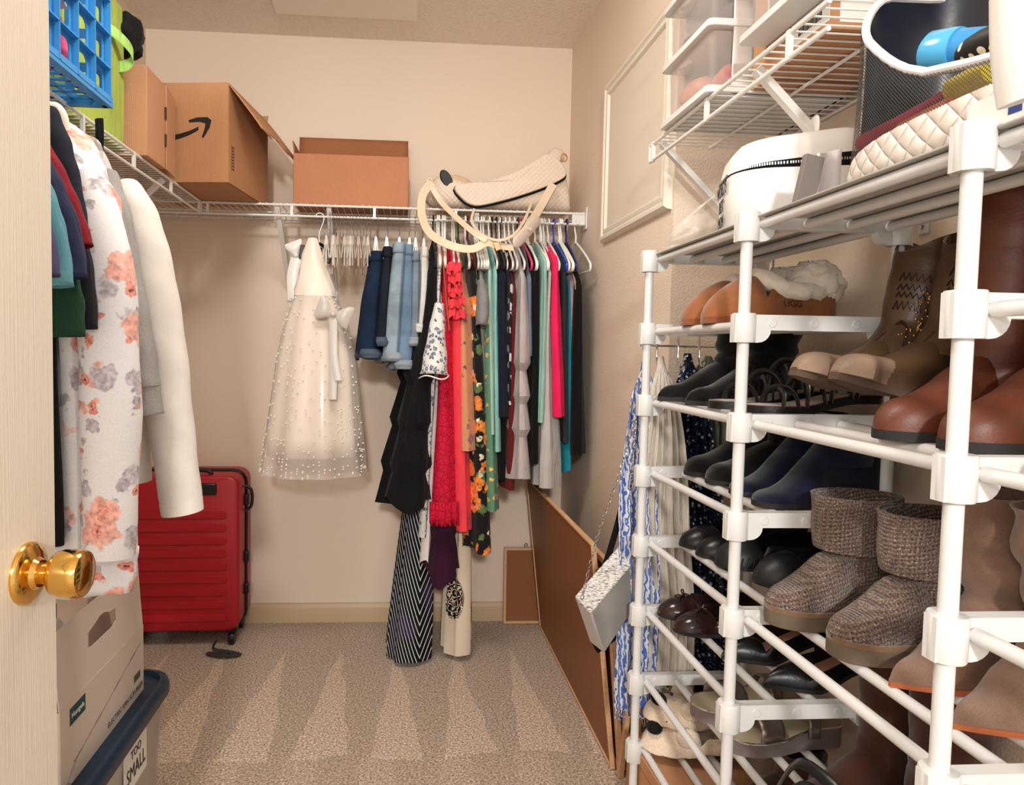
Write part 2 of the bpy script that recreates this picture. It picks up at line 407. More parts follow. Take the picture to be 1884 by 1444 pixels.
# ================================================================== garments
def body(prof, seed=0, nf=3, amp=.008, n=40, rows=26, tiers=(), shift=0.0, hem=0.0, open_top=False, sq=.75):
    """hanging cloth: prof rows (z, u0, u1, half thickness) from the shoulders down; u runs along the hanger, t across it"""
    R = random.Random(seed); ph = [R.uniform(0, 6.28) for _ in range(6)]; fq = [R.uniform(.8, 1.3) for _ in range(3)]
    z0, z1 = prof[0][0], prof[-1][0]; rings = []
    P = [((z0-r[0])/(z0-z1),)+tuple(r[1:]) for r in prof]
    for j in range(rows):
        q = j/(rows-1); z = lerp(z0, z1, q); u0, u1, th = ctrl(P, q)
        if tiers:
            ts = [t_ for t_ in tiers if z <= t_+1e-6]; top = ts[-1] if ts else z0; nx = [t_ for t_ in tiers if t_ < z-1e-6]; ht = max((top-(nx[0] if nx else z1)), .03)
            ph_ = min(1, (top-z)/ht); th = th*.86+.016*ph_; u0 -= .026*ph_; hem_j = .012*ph_
        cu, hu = (u0+u1)/2, (u1-u0)/2; ring = []
        for k in range(n):
            a = 2*PI*k/n; c, s = math.cos(a), math.sin(a)
            u = cu+hu*math.copysign(abs(c)**.85, c); tt = th*math.copysign(abs(s)**sq, s)
            x = (u-cu)/max(hu, 1e-4)
            f = amp*smooth(q*2.2)*(math.sin(nf*PI*x*fq[0]+ph[0]+q*1.1)+.5*math.sin(nf*2.1*PI*x*fq[1]+ph[1]-q*.8))
            g = 1+.22*smooth(q*2)*math.sin(nf*1.6*x*PI+ph[2])*(1 if s > 0 else -.6)
            e = .35*amp*math.sin(9*q*fq[2]+ph[3])*abs(c)
            ring.append(Vector((u+e, tt*g+f+shift*q, z+hem*math.sin(nf*2*x+ph[4])*smooth((q-.85)/.15)*(1 if s > 0 else .4))))
        rings.append(ring)
    return MB().loft(rings, cap0=not open_top, cap1=False)
def pts_loft(path, radii, n=14, flat=None, wob=0, seed=0, cap1=False):
    """sleeve / limb: path of points with (ra, rb) radii, gently wrinkled"""
    R = random.Random(seed); ph = R.uniform(0, 6); mb = MB(); P = spline(path, 6); rings = []
    N = len(P); K = len(radii)-1; up = None
    for i, p in enumerate(P):
        d = (P[min(i+1, N-1)]-P[max(i-1, 0)]).normalized(); t = i/(N-1)*K; k = min(int(t), K-1); fr = t-k
        ra, rb = lerp(radii[k][0], radii[k+1][0], fr), lerp(radii[k][1], radii[k+1][1], fr)
        a = Vector((0, 1, 0)) - d*d.y
        a.normalize(); b = d.cross(a); ring = []
        for m in range(n):
            an = 2*PI*m/n; w_ = 1+wob*math.sin(i*1.35+ph+1.6*math.sin(an*2+ph))
            ring.append(p+a*(math.cos(an)*ra*w_)+b*(math.sin(an)*rb*w_))
        rings.append(ring)
    return mb.loft(rings, True, cap1)
# hangers -----------------------------------------------------------------
HANGM = {}
def hanger_mesh(kind):
    """tube hanger hanging in the x-z plane, hook round the rod at the origin"""
    if kind in HANGM: return HANGM[kind]
    hook = [(0.0, 0, -.075), (0.0, 0, -.045), (.010, 0, -.030), (.019, 0, -.010), (.016, 0, .008), (0, 0, .017), (-.014, 0, .010), (-.018, 0, -.004)]
    h = MB().tube(spline(hook, 5), .0032, 6)
    arm = spline([(0, 0, -.072), (.04, 0, -.086), (.12, 0, -.125), (.19, 0, -.165), (.205, 0, -.180), (.20, 0, -.195), (.17, 0, -.198), (0, 0, -.196), (-.17, 0, -.198), (-.20, 0, -.195), (-.205, 0, -.180), (-.19, 0, -.165), (-.12, 0, -.125), (-.04, 0, -.086)], 4, closed=True)
    a = MB().tube(arm, .0042, 7, closed=True)
    HANGM[kind] = (h.mesh('hook'), a.mesh('frame')); return HANGM[kind]
HCOL = {'white': mat('hanger_white', S(240, 240, 236), .3), 'black': BLACK, 'blue': mat('hanger_blue', S(40, 62, 190), .3), 'pink': mat('hanger_pink', S(226, 50, 110), .3),
        'maroon': mat('hanger_maroon', S(86, 22, 34), .35), 'green': mat('hanger_green', S(46, 74, 34), .35), 'brown': mat('hanger_brown', S(50, 26, 30), .35)}
HM = {}
def hanger(label, loc, rotz, color='white', group='plastic clothes hangers', wide=1.0):
    t = thing('clothes_hanger', label, 'hanger', loc, (0, 0, rotz), group)
    if color not in HM:
        a, b = hanger_mesh('tube'); a2, b2 = a.copy(), b.copy(); a2.materials.append(HCOL[color]); b2.materials.append(HCOL[color]); HM[color] = (a2, b2)
    for nm, me in zip(('hook', 'frame'), HM[color]): inst(me, t, name=nm, scale=(wide, 1, 1) if nm == 'frame' and wide != 1 else None)
    return t

# ---- prints -------------------------------------------------------------
def floral(name, base, layers, fine=500, rough=.85):
    """layers: (scale, petal radius, petal colour, centre colour, offset)"""
    if name in MC: return MC[name]
    t = NT(name); c = t.mix(1.0, base, t.ramp(t.noise(fine, 2), [(.2, .9), (.8, 1.08)]), 'MULTIPLY')
    for sc_, rad, pc, cc, off in layers:
        dn = t.n('ShaderNodeTexNoise', None, Vector=t.co, Scale=sc_*3.4, Detail=2).outputs['Color']
        src = t.n('ShaderNodeVectorMath', {'operation': 'MULTIPLY_ADD'}); t.set(src.inputs[0], dn); src.inputs[1].default_value = (.5/sc_,)*3
        t.set(src.inputs[2], t.map(loc=(off, off*.7, off*.3))); v = t.vor(sc_, src.outputs[0])
        nz = t.ramp(t.noise(sc_*7, 3), [(.3, .55), (.7, 1.25)])
        petal = t.mix(1.0, pc, nz, 'MULTIPLY')
        c = t.mix(t.ramp(v, [(rad, 1.0), (rad+.05, 0.0)]), c, petal)
        if cc: c = t.mix(t.ramp(v, [(rad*.28, 1.0), (rad*.36, 0.0)]), c, cc)
    t.bump(t.noise(fine, 2), .15, .0008); MC[name] = t.fin(c, rough, 0, .25, .1); return MC[name]
FLORAL = floral('white_rose_print', S(236, 236, 238), [(13, .26, S(204, 198, 204), None, 1.3), (17, .20, S(190, 182, 190), None, 7.7), (11, .33, S(246, 186, 172), S(150, 84, 88), 4.4), (19, .20, S(240, 160, 146), S(120, 70, 76), 9.9)])
def denim(name, col, fade=.25):
    t = NT(name); k = t.ramp(t.noise(900, 2), [(.25, .78), (.75, 1.25)]); f = t.ramp(t.noise(13, 3), [(.3, 1-fade), (.7, 1+fade)])
    c = t.mix(1.0, t.mix(1.0, col, k, 'MULTIPLY'), f, 'MULTIPLY'); t.bump(t.noise(600, 2), .35, .001); MC[name] = t.fin(c, .9, 0, .2); return MC[name]

# ================================================================== clothes on the left rod
RZ = 1.652
def psleeve(t0, pts, ws, Y, th=.02, seed=0, n=20, wob=.04):
    """drooping sleeve laid out at depth Y, widths as seen across the aisle"""
    P = [at(u, v, Y=Y)-t0 for u, v in pts]; return pts_loft(P, [(th, w_/2*Y/FPX) for w_ in ws], n, wob=wob, seed=seed)
def left_tee(y, m, label, z1, pts, ws, half=.165, th=.017, seed=0, hcol='white'):
    """short-sleeved top hung across the rod, its near sleeve drooping towards the aisle"""
    t0 = Vector((XLF, y, RZ)); t = thing('shirt', label, 'shirt', t0, group='tops on the left rod')
    body([(-.095, -.07, .07, .012), (-.13, -.13, .12, th), (-.20, -half-.03, half, th*1.15), (-.35, -half-.03, half-.01, th*1.2), (z1, -half-.04, half, th*1.3)], seed, 3, .006).build('torso', m, t)
    psleeve(t0, pts, ws, y, th*1.2, seed).build('sleeve', m, t, solid=.002)
    pts_loft([(-half+.05, 0, -.145), (-half-.03, 0, -.20), (-half-.06, 0, -.30)], [(th, .035), (th*1.1, .055), (th*1.2, .06)], 14, wob=.05, seed=seed+1).build('sleeve', m, t, solid=.002)
    hanger(hcol+' plastic hanger holding the '+label, (XLF, y, RZ), rnd.uniform(-.03, .03), hcol, wide=.70); return t
def left_hang(y, color, label): return hanger(label, (XLF, y, RZ), rnd.uniform(-.03, .03), color, wide=.70)
left_tee(1.02, fabric('tee_indigo', S(74, 72, 112)), 'indigo tee nearest the open door', -.44, [(40, 330), (66, 400), (84, 455), (93, 508)], (36, 36, 34, 26), seed=1)
left_tee(1.065, fabric('tee_teal', S(92, 150, 164)), 'heather teal tee with drooping sleeve', -.45, [(50, 300), (80, 370), (100, 445), (111, 528)], (40, 44, 46, 44), seed=2)
left_tee(1.11, fabric('tee_navy', S(42, 46, 74)), 'navy tee between the teal and crimson tees', -.45, [(56, 270), (92, 345), (122, 425), (136, 512)], (40, 46, 48, 46), seed=3)
left_tee(1.15, fabric('tee_crimson', S(128, 18, 34)), 'crimson short-sleeved top between the navy and black tees', -.45, [(60, 250), (98, 320), (130, 392), (150, 455)], (36, 40, 40, 40), seed=4)
left_tee(1.135, fabric('tee_green', S(28, 62, 44)), 'dark green tee below the teal sleeve', -.45, [(80, 400), (104, 480), (118, 555), (122, 620)], (50, 60, 66, 62), seed=5)
left_tee(1.18, fabric('tee_black', S(24, 25, 30)), 'black tee with a low sleeve', -.45, [(96, 320), (128, 420), (146, 510), (153, 606)], (44, 50, 50, 50), seed=6)
left_tee(1.205, denim('jacket_denim', S(38, 42, 54), .3), 'dark denim jacket under the crate', -.45, [(76, 205), (98, 270), (118, 345), (138, 440)], (52, 62, 60, 48), seed=8)
tr = thing('trousers', 'black trousers hanging full length beside the door edge', 'trousers', (XLF, 1.215, RZ), group='tops on the left rod')
body([(-.17, -.15, .14, .016), (-.4, -.16, .155, .022), (-.83, -.15, .165, .026)], 9, 3, .004).build('trouser_legs', BLACKF, tr)
left_hang(1.215, 'black', 'black plastic hanger holding the long black trousers')
# white rose-print hoodie
hd = thing('hoodie', 'long white hoodie printed with coral roses on the left rod', 'hoodie', (XLF, 1.285, RZ), group='tops on the left rod')
body([(-.10, -.08, .08, .02), (-.14, -.18, .17, .03), (-.22, -.23, .235, .04), (-.5, -.235, .255, .044), (-.86, -.24, .268, .046)], 12, 4, .012, n=56).build('torso', FLORAL, hd)
body([(-.855, -.235, .263, .047), (-.90, -.235, .262, .047), (-.935, -.235, .255, .046)], 12, 4, .004, n=56, rows=8, open_top=True).build('hem_band', FLORAL, hd, solid=.003)
mb = MB()
mb.loft([[Vector((.132+.074*sx*math.cos(a)*k, .005+.075*math.sin(a)*k, z-.048+.012*math.sin(a*3))) for a in [2*PI*i/22 for i in range(22)]] for z, k, sx in ((-.19, 1.02, 1.0), (-.15, 1.05, 1.0), (-.11, 1.0, .95), (-.075, .80, .85), (-.052, .42, .7), (-.046, .1, .6))], False)
mb.build('hood', FLORAL, hd)
pts_loft([(.18, -.02, -.19), (.225, -.045, -.34), (.238, -.052, -.60), (.232, -.05, -.855)], [(.03, .035), (.036, .05), (.036, .052), (.032, .044)], 18, wob=.035, seed=5).build('sleeve', FLORAL, hd)
th_ = thing('clothes_hanger', 'thick cream moulded hanger holding the rose-print hoodie', 'hanger', (XLF, 1.265, RZ), group='plastic clothes hangers')
t0 = Vector((XLF, 1.265, RZ))
MB().tube(spline([Vector((-.15, 0, -.12)), Vector((-.06, 0, -.075)), Vector((.02, 0, -.05))]+[at(u, v, Y=1.265)-t0 for u, v in ((84, 196), (103, 200), (114, 216), (119, 242))], 6), .0095, 10, flat=(1.1, .8)).build('arm', mat('moulded_cream', S(236, 226, 212), .35), th_)
MB().tube(spline([(.0, 0, -.05), (0, 0, -.03), (.018, 0, -.01), (.012, 0, .012), (-.008, 0, .014), (-.018, 0, 0)], 5), .0025, 7).build('hook', STEEL, th_)
# grey sweatshirt
GREY = fabric('heather_grey', S(158, 155, 152), amt=.3)
gs = thing('sweatshirt', 'heather grey sweatshirt with a cuffed sleeve behind the hoodie', 'sweatshirt', (XLF, 1.43, RZ), group='tops on the left rod')
body([(-.10, -.07, .07, .018), (-.14, -.17, .17, .026), (-.22, -.23, .19, .034), (-.60, -.235, .19, .04)], 13, 3, .008).build('torso', GREY, gs)
psleeve(Vector((XLF, 1.43, RZ)), [(190, 320), (214, 400), (230, 510), (252, 630), (268, 712)], (44, 50, 56, 60, 50), 1.405, .034, 3).build('sleeve', GREY, gs)
psleeve(Vector((XLF, 1.43, RZ)), [(267, 706), (271, 735), (275, 763)], (52, 48, 50), 1.405, .03, 0, wob=0).build('cuff', GREY, gs, solid=.003)
left_hang(1.43, 'white', 'white plastic hanger holding the grey sweatshirt')
# white fleece jacket
FLEECE = mat('white_fleece', S(232, 226, 218), .95, bump=(900, .5, .002), var=(25, .05), sheen=.3)
fj = thing('jacket', 'white fleece jacket at the far end of the left rod', 'jacket', (XLF, 1.56, RZ), group='tops on the left rod')
body([(-.10, -.08, .08, .025), (-.14, -.17, .15, .035), (-.22, -.22, .17, .045), (-.785, -.225, .185, .052)], 14, 3, .010).build('torso', FLEECE, fj)
psleeve(Vector((XLF, 1.56, RZ)), [(225, 345), (252, 400), (275, 500), (298, 640), (316, 790), (334, 925)], (56, 72, 84, 84, 78, 72), 1.54, .048, 4, wob=.025).build('sleeve', FLEECE, fj)
psleeve(Vector((XLF, 1.56, RZ)), [(333, 920), (336, 942)], (75, 73), 1.54, .047, 0, wob=0).build('cuff', FLEECE, fj)
MB().loft([[Vector((.03+.085*k*math.cos(a), .0+.045*k*math.sin(a), z+.02*math.cos(a))) for a in [2*PI*i/20 for i in range(20)]] for z, k in ((-.17, 1.1), (-.13, 1.0), (-.10, .85), (-.085, .75))], False, False).build('collar', mat('fleece_lining', S(186, 184, 184), .9), fj, solid=.004)
left_hang(1.545, 'white', 'white plastic hanger holding the fleece jacket')
# clear acrylic hanger between hoodie and fleece
ch = thing('clear_hanger', 'clear acrylic hanger hooked on the left rod above the fleece jacket', 'hanger', (XLF+.02, 1.50, RZ))
MB().tube(spline([(.0, 0, -.055), (.0, 0, -.03), (.018, 0, -.01), (.012, 0, .012), (-.008, 0, .014), (-.018, 0, 0)], 5), .004, 7).build('hook', STEEL, ch)
MB().tube(spline([(.05, 0, -.13), (.085, 0, -.10), (.08, 0, -.065), (.04, 0, -.055), (0, 0, -.055), (-.06, 0, -.07), (-.15, 0, -.12)], 5), .008, 8, flat=(1.3, .7)).build('arm', CLEARH, ch)
for dx in (.0, .05): MB().box((dx+.005, 0, -.115), (.026, .014, .05)).build('clip', CLEARH, ch, bevel=.004)
bs = MB().tube(spline([(-.72, 1.70, 1.70), (-.715, 1.69, 1.655), (-.718, 1.69, 1.60), (-.725, 1.69, 1.575)], 6), .007, 8, flat=(1.4, .35)).build('bag_strap', BLACKF)
tag(bs, 'loose black webbing strap dangling from the left shelf under the green bin', 'strap')

# ================================================================== on the left shelf
ZS = H+.0065
# blue lattice crate overhanging the shelf lip
CRB = mat('crate_blue', S(54, 140, 204), .38)
cx0, cx1, cy0, cy1, chh = -.955, -.662, 1.29, 1.592, .29
cr_ = thing('storage_crate', 'bright blue plastic lattice crate at the near end of the left shelf', 'crate', ((cx0+cx1)/2, (cy0+cy1)/2, ZS))
def lattice(face, wd, hh, nx, nz):
    """one crate wall: ribs with rounded window openings, ribs standing proud outside"""
    mb = MB(); px, pz = wd/nx, hh/nz
    for i in range(nx+1): mb.box((-wd/2+i*px, -.007, hh/2), (.003, .014, hh))
    for j in range(nz+1): mb.box((0, -.007, j*pz+(.0015 if j == 0 else (-.0015 if j == nz else 0))), (wd, .014, .003))
    bd, rr = .010, .014
    for i in range(nx):
        for j in range(nz):
            x0, x1, z0, z1 = -wd/2+i*px, -wd/2+(i+1)*px, j*pz, (j+1)*pz; out, inn = [], []
            a, b, c, d = x0+bd, x1-bd, z0+bd, z1-bd
            for cxx, czz, s0 in ((b-rr, d-rr, 0), (a+rr, d-rr, 90), (a+rr, c+rr, 180), (b-rr, c+rr, 270)):
                for k in range(4):
                    an = math.radians(s0+k*30); inn.append((cxx+rr*math.cos(an), czz+rr*math.sin(an)))
                    ox = x1 if s0 in (0, 270) else x0; oz = z1 if s0 in (0, 90) else z0
                    if k == 0: out.append((ox if s0 in (0, 180) else (b-rr if s0 == 270 else a+rr), oz if s0 in (90, 270) else (d-rr if s0 == 0 else c+rr)))
                    elif k == 3: out.append((ox if s0 in (90, 270) else (b-rr if s0 == 0 else a+rr), oz if s0 in (0, 180) else (d-rr if s0 == 90 else c+rr)))
                    else: out.append((ox, oz))
            mb.loft([[Vector((x, y, z)) for x, z in pl] for y, pl in ((.0, out), (.0, inn), (.0025, inn), (.0025, out))], False, False, loop=True)
    return mb
wx, wy = cx1-cx0, cy1-cy0
lattice(0, wy, chh, 4, 4).build('side_panel', CRB, cr_, loc=(wx/2, 0, 0), rot=(0, 0, PI/2), smooth_=False)
lattice(0, wy, chh, 4, 4).build('side_panel', CRB, cr_, loc=(-wx/2, 0, 0), rot=(0, 0, -PI/2), smooth_=False)
for s in (-1, 1): lattice(0, wx, chh, 4, 4).build('end_panel', CRB, cr_, loc=(0, s*wy/2, 0), rot=(0, 0, 0 if s < 0 else PI), smooth_=False)
mb = MB()
for i in range(9): mb.box((0, -wy/2+(i+.5)*wy/9, .003), (wx, .006, .006))
for i in range(7): mb.box((-wx/2+(i+.5)*wx/7, 0, .003), (.006, wy, .006))
for a, b in (((wx/2+.004, 0), (.012, wy+.02)), ((-wx/2-.004, 0), (.012, wy+.02)), ((0, wy/2+.004), (wx, .012)), ((0, -wy/2-.004), (wx, .012))): mb.box((a[0], a[1], .002), (b[0]+.006, b[1]+.006, .022))
mb.build('floor_grid', CRB, cr_, smooth_=False)
def blob(name, label, cat, c, r, m, sx=1, sy=1, sz=1, seed=0, amp=.12, fr=2.2, group=None, sub=0):
    mb = MB().ball((0, 0, 0), r, 22, 14, sx, sy, sz)
    mb.v = [tuple(Vector(p)*(1+amp*mnoise.noise(Vector(p)*fr/r*.5+Vector((seed*3.1, seed, 0))))) for p in mb.v]
    return tag(mb.build(name, m, loc=c), label, cat, group)
blob('cloth_bundle', 'pink cloth bundle showing through the blue crate', 'cloth', (-.74, 1.47, ZS+.085), .055, fabric('pink_cloth', S(236, 96, 140)), 1, 1, 1.1, 3, .3)
blob('cloth_bundle', 'lime green cloth bundle inside the blue crate', 'cloth', (-.74, 1.36, ZS+.07), .045, fabric('lime_cloth', S(150, 190, 50)), 1, 1, .9, 4, .3)
blob('cloth_bundle', 'dark red cloth bundle on the floor of the blue crate', 'cloth', (-.84, 1.38, ZS+.05), .042, fabric('dark_red_cloth', S(150, 24, 60)), 1, 1, .9, 5, .3)
gb = thing('gift_box', 'white printed carton with barcode standing in the blue crate', 'box', (-.70, 1.42, ZS+.14))
MB().box((0, 0, .075), (.04, .10, .15)).build('carton', mat('carton_white', S(236, 228, 224), .5), gb, bevel=.001)
mb = MB()
for k in range(12): mb.box((.0205, .012+k*.003, .03), (.0006, .0014 if k % 3 else .0022, .045))
mb.build('barcode', BLACK, gb, smooth_=False)
# green felt bin
GRN = fabric('green_felt', S(172, 190, 84), scale=400)
gx0, gx1, gy0, gy1, gh = -1.03, -.776, 1.70, 2.0, .385
gbn = thing('fabric_bin', 'tall lime green fabric bin with loop handle behind the crate', 'bin', ((gx0+gx1)/2, (gy0+gy1)/2, ZS))
wx, wy = gx1-gx0, gy1-gy0
def rrect(wx, wy, r, n=5):
    out = []
    for cx_, cy_, s0 in ((wx/2-r, wy/2-r, 0), (-wx/2+r, wy/2-r, 90), (-wx/2+r, -wy/2+r, 180), (wx/2-r, -wy/2+r, 270)):
        for k in range(n): a = math.radians(s0+90*k/(n-1)); out.append((cx_+r*math.cos(a), cy_+r*math.sin(a)))
    return out
rr_ = rrect(wx, wy, .02)
rings = [[Vector((x*(1+.02*math.sin(z*9)), y*(1+.02*math.sin(z*7)), z)) for x, y in rr_] for z in (0, .08, .18, .28, gh)]
rings += [[Vector((x*.96, y*.96, z)) for x, y in rr_] for z in (gh, .05)]
MB().loft(rings).build('felt_body', GRN, gbn, bevel=.002)
MB().tube([Vector((x*1.01, y*1.01, .004)) for x, y in rr_], .003, 6, closed=True).build('base_piping', mat('green_piping', S(150, 168, 70), .8), gbn)
LIME = fabric('lime_webbing', S(168, 214, 116), scale=900)
mb = MB(); p_ = spline([(wx/2+.002, .03, .285), (wx/2+.016, .05, .280), (wx/2+.036, .085, .262), (wx/2+.038, .105, .240), (wx/2+.022, .105, .222), (wx/2+.002, .10, .215)], 6)
mb.loft([[q+Vector((0, 0, -.015)), q+Vector((.001, .001, -.015)), q+Vector((.001, .001, .015)), q+Vector((0, 0, .015))] for q in p_]); mb.build('loop_handle', LIME, gbn, solid=.002)
MB().box((wx/2+.002, .025, .285), (.003, .03, .045)).build('handle_patch', LIME, gbn, bevel=.0015)
blob('scarf', 'black knitted scarf bunched on the rim of the green bin', 'scarf', (-.775, 2.03, ZS+.325), .055, fabric('black_knit', S(16, 16, 18)), .7, .9, 1.05, 6, .35, 3.4)
tg = MB().tube(spline([(-.765, 1.78, ZS+.42), (-.76, 1.80, ZS+.365), (-.757, 1.82, ZS+.355), (-.757, 1.835, ZS+.375), (-.765, 1.84, ZS+.42)], 6), .008, 8).build('hanging_cord', BLACKF)
tag(tg, 'black handle loop drooping over the top of the green bin', 'cord')
# tall carton with slotted fold
cb = thing('cardboard_box', 'narrow cardboard box with two slots beside the green bin', 'box', (-.86, 2.12, ZS))
MB().box((0, -.025, .125), (.27, .15, .25)).build('box_body', CARDL, cb, bevel=.002)
MB().prism([(0, 0), (.115, 0), (.115, .245), (0, .25)], .004, (.135, .05, 0), (-.10, .995, 0), (0, 0, 1)).build('side_flap', CARDL, cb, bevel=.001)
for z in (.085, .165): MB().tube([(.1365, .046, z-.018), (.1365, .046, z+.018)], .004, 8).build('slot', mat('slot_shadow', S(70, 42, 28), .9), cb)

# shipping box with the printed arrow, turned a little, straddling the corner
INK = mat('black_ink', S(20, 17, 18), .7)
ab = thing('shipping_box', 'open cardboard shipping box with a curved black arrow in the shelf corner', 'box', (-.745, 2.335, ZS), (0, 0, -.13))
bw, bd, bh = .345, .39, .318
mb = MB(); t_ = .004
for c, d in (((0, 0, bh/2), (bw, t_, bh)), ((0, bd, bh/2), (bw, t_, bh)), ((-bw/2, bd/2, bh/2), (t_, bd, bh)), ((bw/2, bd/2, bh/2), (t_, bd, bh)), ((0, bd/2, .002), (bw, bd, t_))): mb.box(c, d)
mb.build('box_body', CARD, ab, smooth_=False)
def flap(a, b, out, d, m=CARD, sag=.0, torn=0):
    a, b, out = Vector(a), Vector(b), Vector(out); R = random.Random(5)
    def fn(i, j):
        p = a.lerp(b, i); q = d*(1-torn*(.5+.5*math.sin(i*21+2*math.sin(i*9)))*(.5 if j > .9 else 0))
        return p+out*(j*q)+Vector((0, 0, -sag*j*j))
    return MB().grid(14, 6, fn)
flap((-bw/2, 0, bh), (bw/2, 0, bh), (0, .55, .06), .10, sag=.02).build('front_flap', CARD, ab, solid=.003)
flap((bw/2, 0, bh), (bw/2, bd+.03, bh), (.60, .10, -.72), .20, torn=.5, sag=.012).build('side_flap', CARD, ab, solid=.003)
flap((-bw/2, bd, bh), (bw/2, bd, bh), (0, .25, .5), .05).build('back_flap', CARD, ab, solid=.003)
sw = [(-.17, -.012), (-.10, -.016), (-.04, -.008), (.01, .006), (.045, .022)]
up_ = [Vector((x+.03, -.0028, .150+z)) for x, z in sw]; mb = MB()
P = spline(up_, 6); mb.loft([[p+Vector((0, 0, -lerp(.012, .005, i/len(P)))), p+Vector((0, 0, lerp(.012, .005, i/len(P)))), p+Vector((0, .001, lerp(.012, .005, i/len(P)))), p+Vector((0, .001, -lerp(.012, .005, i/len(P))))] for i, p in enumerate(P)])
hd_ = [(.012, .048), (.04, .057), (.075, .058), (.088, .048), (.082, .024), (.062, -.008), (.056, -.006), (.066, .022), (.068, .038), (.05, .043), (.014, .041)]
mb.prism([(x+.03, .150+z) for x, z in hd_], .001, (0, -.0018, 0), (1, 0, 0), (0, 0, 1)); mb.build('printed_arrow', INK, ab, smooth_=False)
MB().box((-.112, -.0026, .055), (.035, .001, .11)).build('black_tape', INK, ab)
put_text('d', .028, mat('tape_blue', S(110, 190, 214), .6), ab, 'tape_lettering', (-.106, -.0034, .083), (1, 0, 0), (0, 0, 1))
mb = MB()
for k in range(8): mb.box((bw/2+.0024, .035, .05+k*.010), (.001, .016, .0022))
for y in (.026, .044): mb.box((bw/2+.0024, y, .085), (.001, .0015, .082))
mb.build('printed_marks', INK, ab, smooth_=False)

# ================================================================== on the floor, left
# red hard-shell suitcase
RED = NT('red_shell'); RED.bump(RED.noise(900, 2), .08, .0006); RED = RED.fin(RED.mix(1.0, S(176, 22, 40), RED.ramp(RED.noise(5, 2), [(.3, .95), (.7, 1.05)]), 'MULTIPLY'), .42, 0, .5)
su = thing('suitcase', 'red hard-shell spinner suitcase standing against the back wall', 'suitcase', (-.832, 2.662, 0), (0, 0, .02))
sw_, sd_, sz0, sz1 = .43, .235, .062, .672
def shell(inset, y0, y1, rad=.045):
    w_, h_ = sw_-2*inset, (sz1-sz0)-2*inset
    return [[Vector((x*k, y, z*k2+(sz0+sz1)/2)) for x, z in rrect(w_, h_, rad)] for y, k, k2 in ((y1, 1, 1), (y0+.02, 1, 1), (y0+.006, .985, .99), (y0, .95, .967))]
MB().loft(shell(0, 0, .105)).build('front_shell', RED, su, bevel=.003)
MB().loft([[Vector((x, sd_-q.y, z)) for x, q, z in ((p.x, p, p.z) for p in r)] for r in shell(0, 0, .105)]).build('back_shell', RED, su, bevel=.003)
MB().tube([Vector((x, sd_/2, z+(sz0+sz1)/2)) for x, z in rrect(sw_+.004, sz1-sz0+.004, .048)], .0135, 8, closed=True, flat=(.55, 1)).build('zip_gusset', BLACK, su)
for k in range(9):
    z = .120+k*.050
    MB().loft([[Vector((x*.90, y, z+zz*q)) for x, zz in rrect(sw_*.86, .030, .012)] for y, q in ((.001, 1), (-.005, .82), (-.005, .6))]).build('shell_rib', RED, su, bevel=.001)
MB().tube(spline([(-.10, .03, .670), (-.09, .03, .687), (0, .03, .692), (.09, .03, .687), (.10, .03, .670)], 5), .009, 8).build('top_handle', BLACK, su)
MB().box((.03, -.002, .622), (.20, .012, .046)).build('logo_recess', mat('recess_black', S(30, 26, 28), .3), su, bevel=.01)
for z in (.20, .33, .56): MB().box((sw_/2+.008, .10, z), (.02, .03, .045)).build('side_stud', BLACK, su, bevel=.006)
MB().tube(spline([(sw_/2+.004, .08, .52), (sw_/2+.03, .08, .54), (sw_/2+.03, .08, .60), (sw_/2+.004, .08, .62)], 5), .006, 8).build('side_handle', BLACK, su)
for sx in (-1, 1):
    for yy in (.035, .195):
        wl = MB().box((sx*.18, yy, .062), (.045, .04, .022)); wl.build('wheel_housing', BLACK, su, bevel=.004)
        MB().lathe([(0, -.012), (.022, -.012), (.026, -.006), (.026, .006), (.022, .012), (0, .012)], 20, 'X', (sx*.18, yy, .026)).build('wheel', BLACK, su)
stp = MB().tube(spline([(-.72, 2.60, .008), (-.66, 2.57, .012), (-.60, 2.585, .008), (-.64, 2.61, .008), (-.70, 2.61, .02), (-.69, 2.615, .05)], 6), .009, 8, flat=(.5, 1.3)).build('luggage_strap', mat('strap_charcoal', S(52, 52, 56), .8))
tag(stp, 'dark webbing strap loosely coiled on the carpet under the red suitcase', 'strap')

# clear tub with dark blue lid
LID = mat('lid_navy', S(14, 44, 68), .45)
bx0, bx1, by0, by1, bz = -1.0, -.565, 1.13, 1.715, .345
tb = thing('storage_tub', 'clear plastic storage tub with dark blue lid by the door', 'storage tub', ((bx0+bx1)/2, (by0+by1)/2, 0))
wx, wy = bx1-bx0, by1-by0
q0, q1 = rrect(wx*.90, wy*.92, .05), rrect(wx*.985, wy*.985, .055)
rings = [[Vector((x, y, 0.004)) for x, y in q0], [Vector((x, y, bz-.02)) for x, y in q1], [Vector((x*1.01, y*1.01, bz-.012)) for x, y in q1], [Vector((x*.985, y*.985, bz-.012)) for x, y in q1], [Vector((x*.98, y*.98, .01)) for x, y in q0]]
MB().loft(rings, True, True).build('tub', FROST, tb, ang=30)
q2 = rrect(wx+.022, wy+.022, .06)
lz = bz+.022
rings = [[Vector((x*k, y*k, z)) for x, y in q2] for k, z in ((.985, bz-.022), (1, bz-.018), (1, bz+.004), (.985, lz-.006), (.955, lz), (.93, lz), (.915, lz-.010), (.5, lz-.010))]
MB().loft(rings).build('lid', LID, tb, ang=50)
MB().box((wx/2-.0035, .075, .262), (.002, .125, .095)).build('paper_sign', mat('sign_paper', S(236, 234, 228), .6), tb)
INKS = mat('marker_ink', S(40, 36, 36), .6)
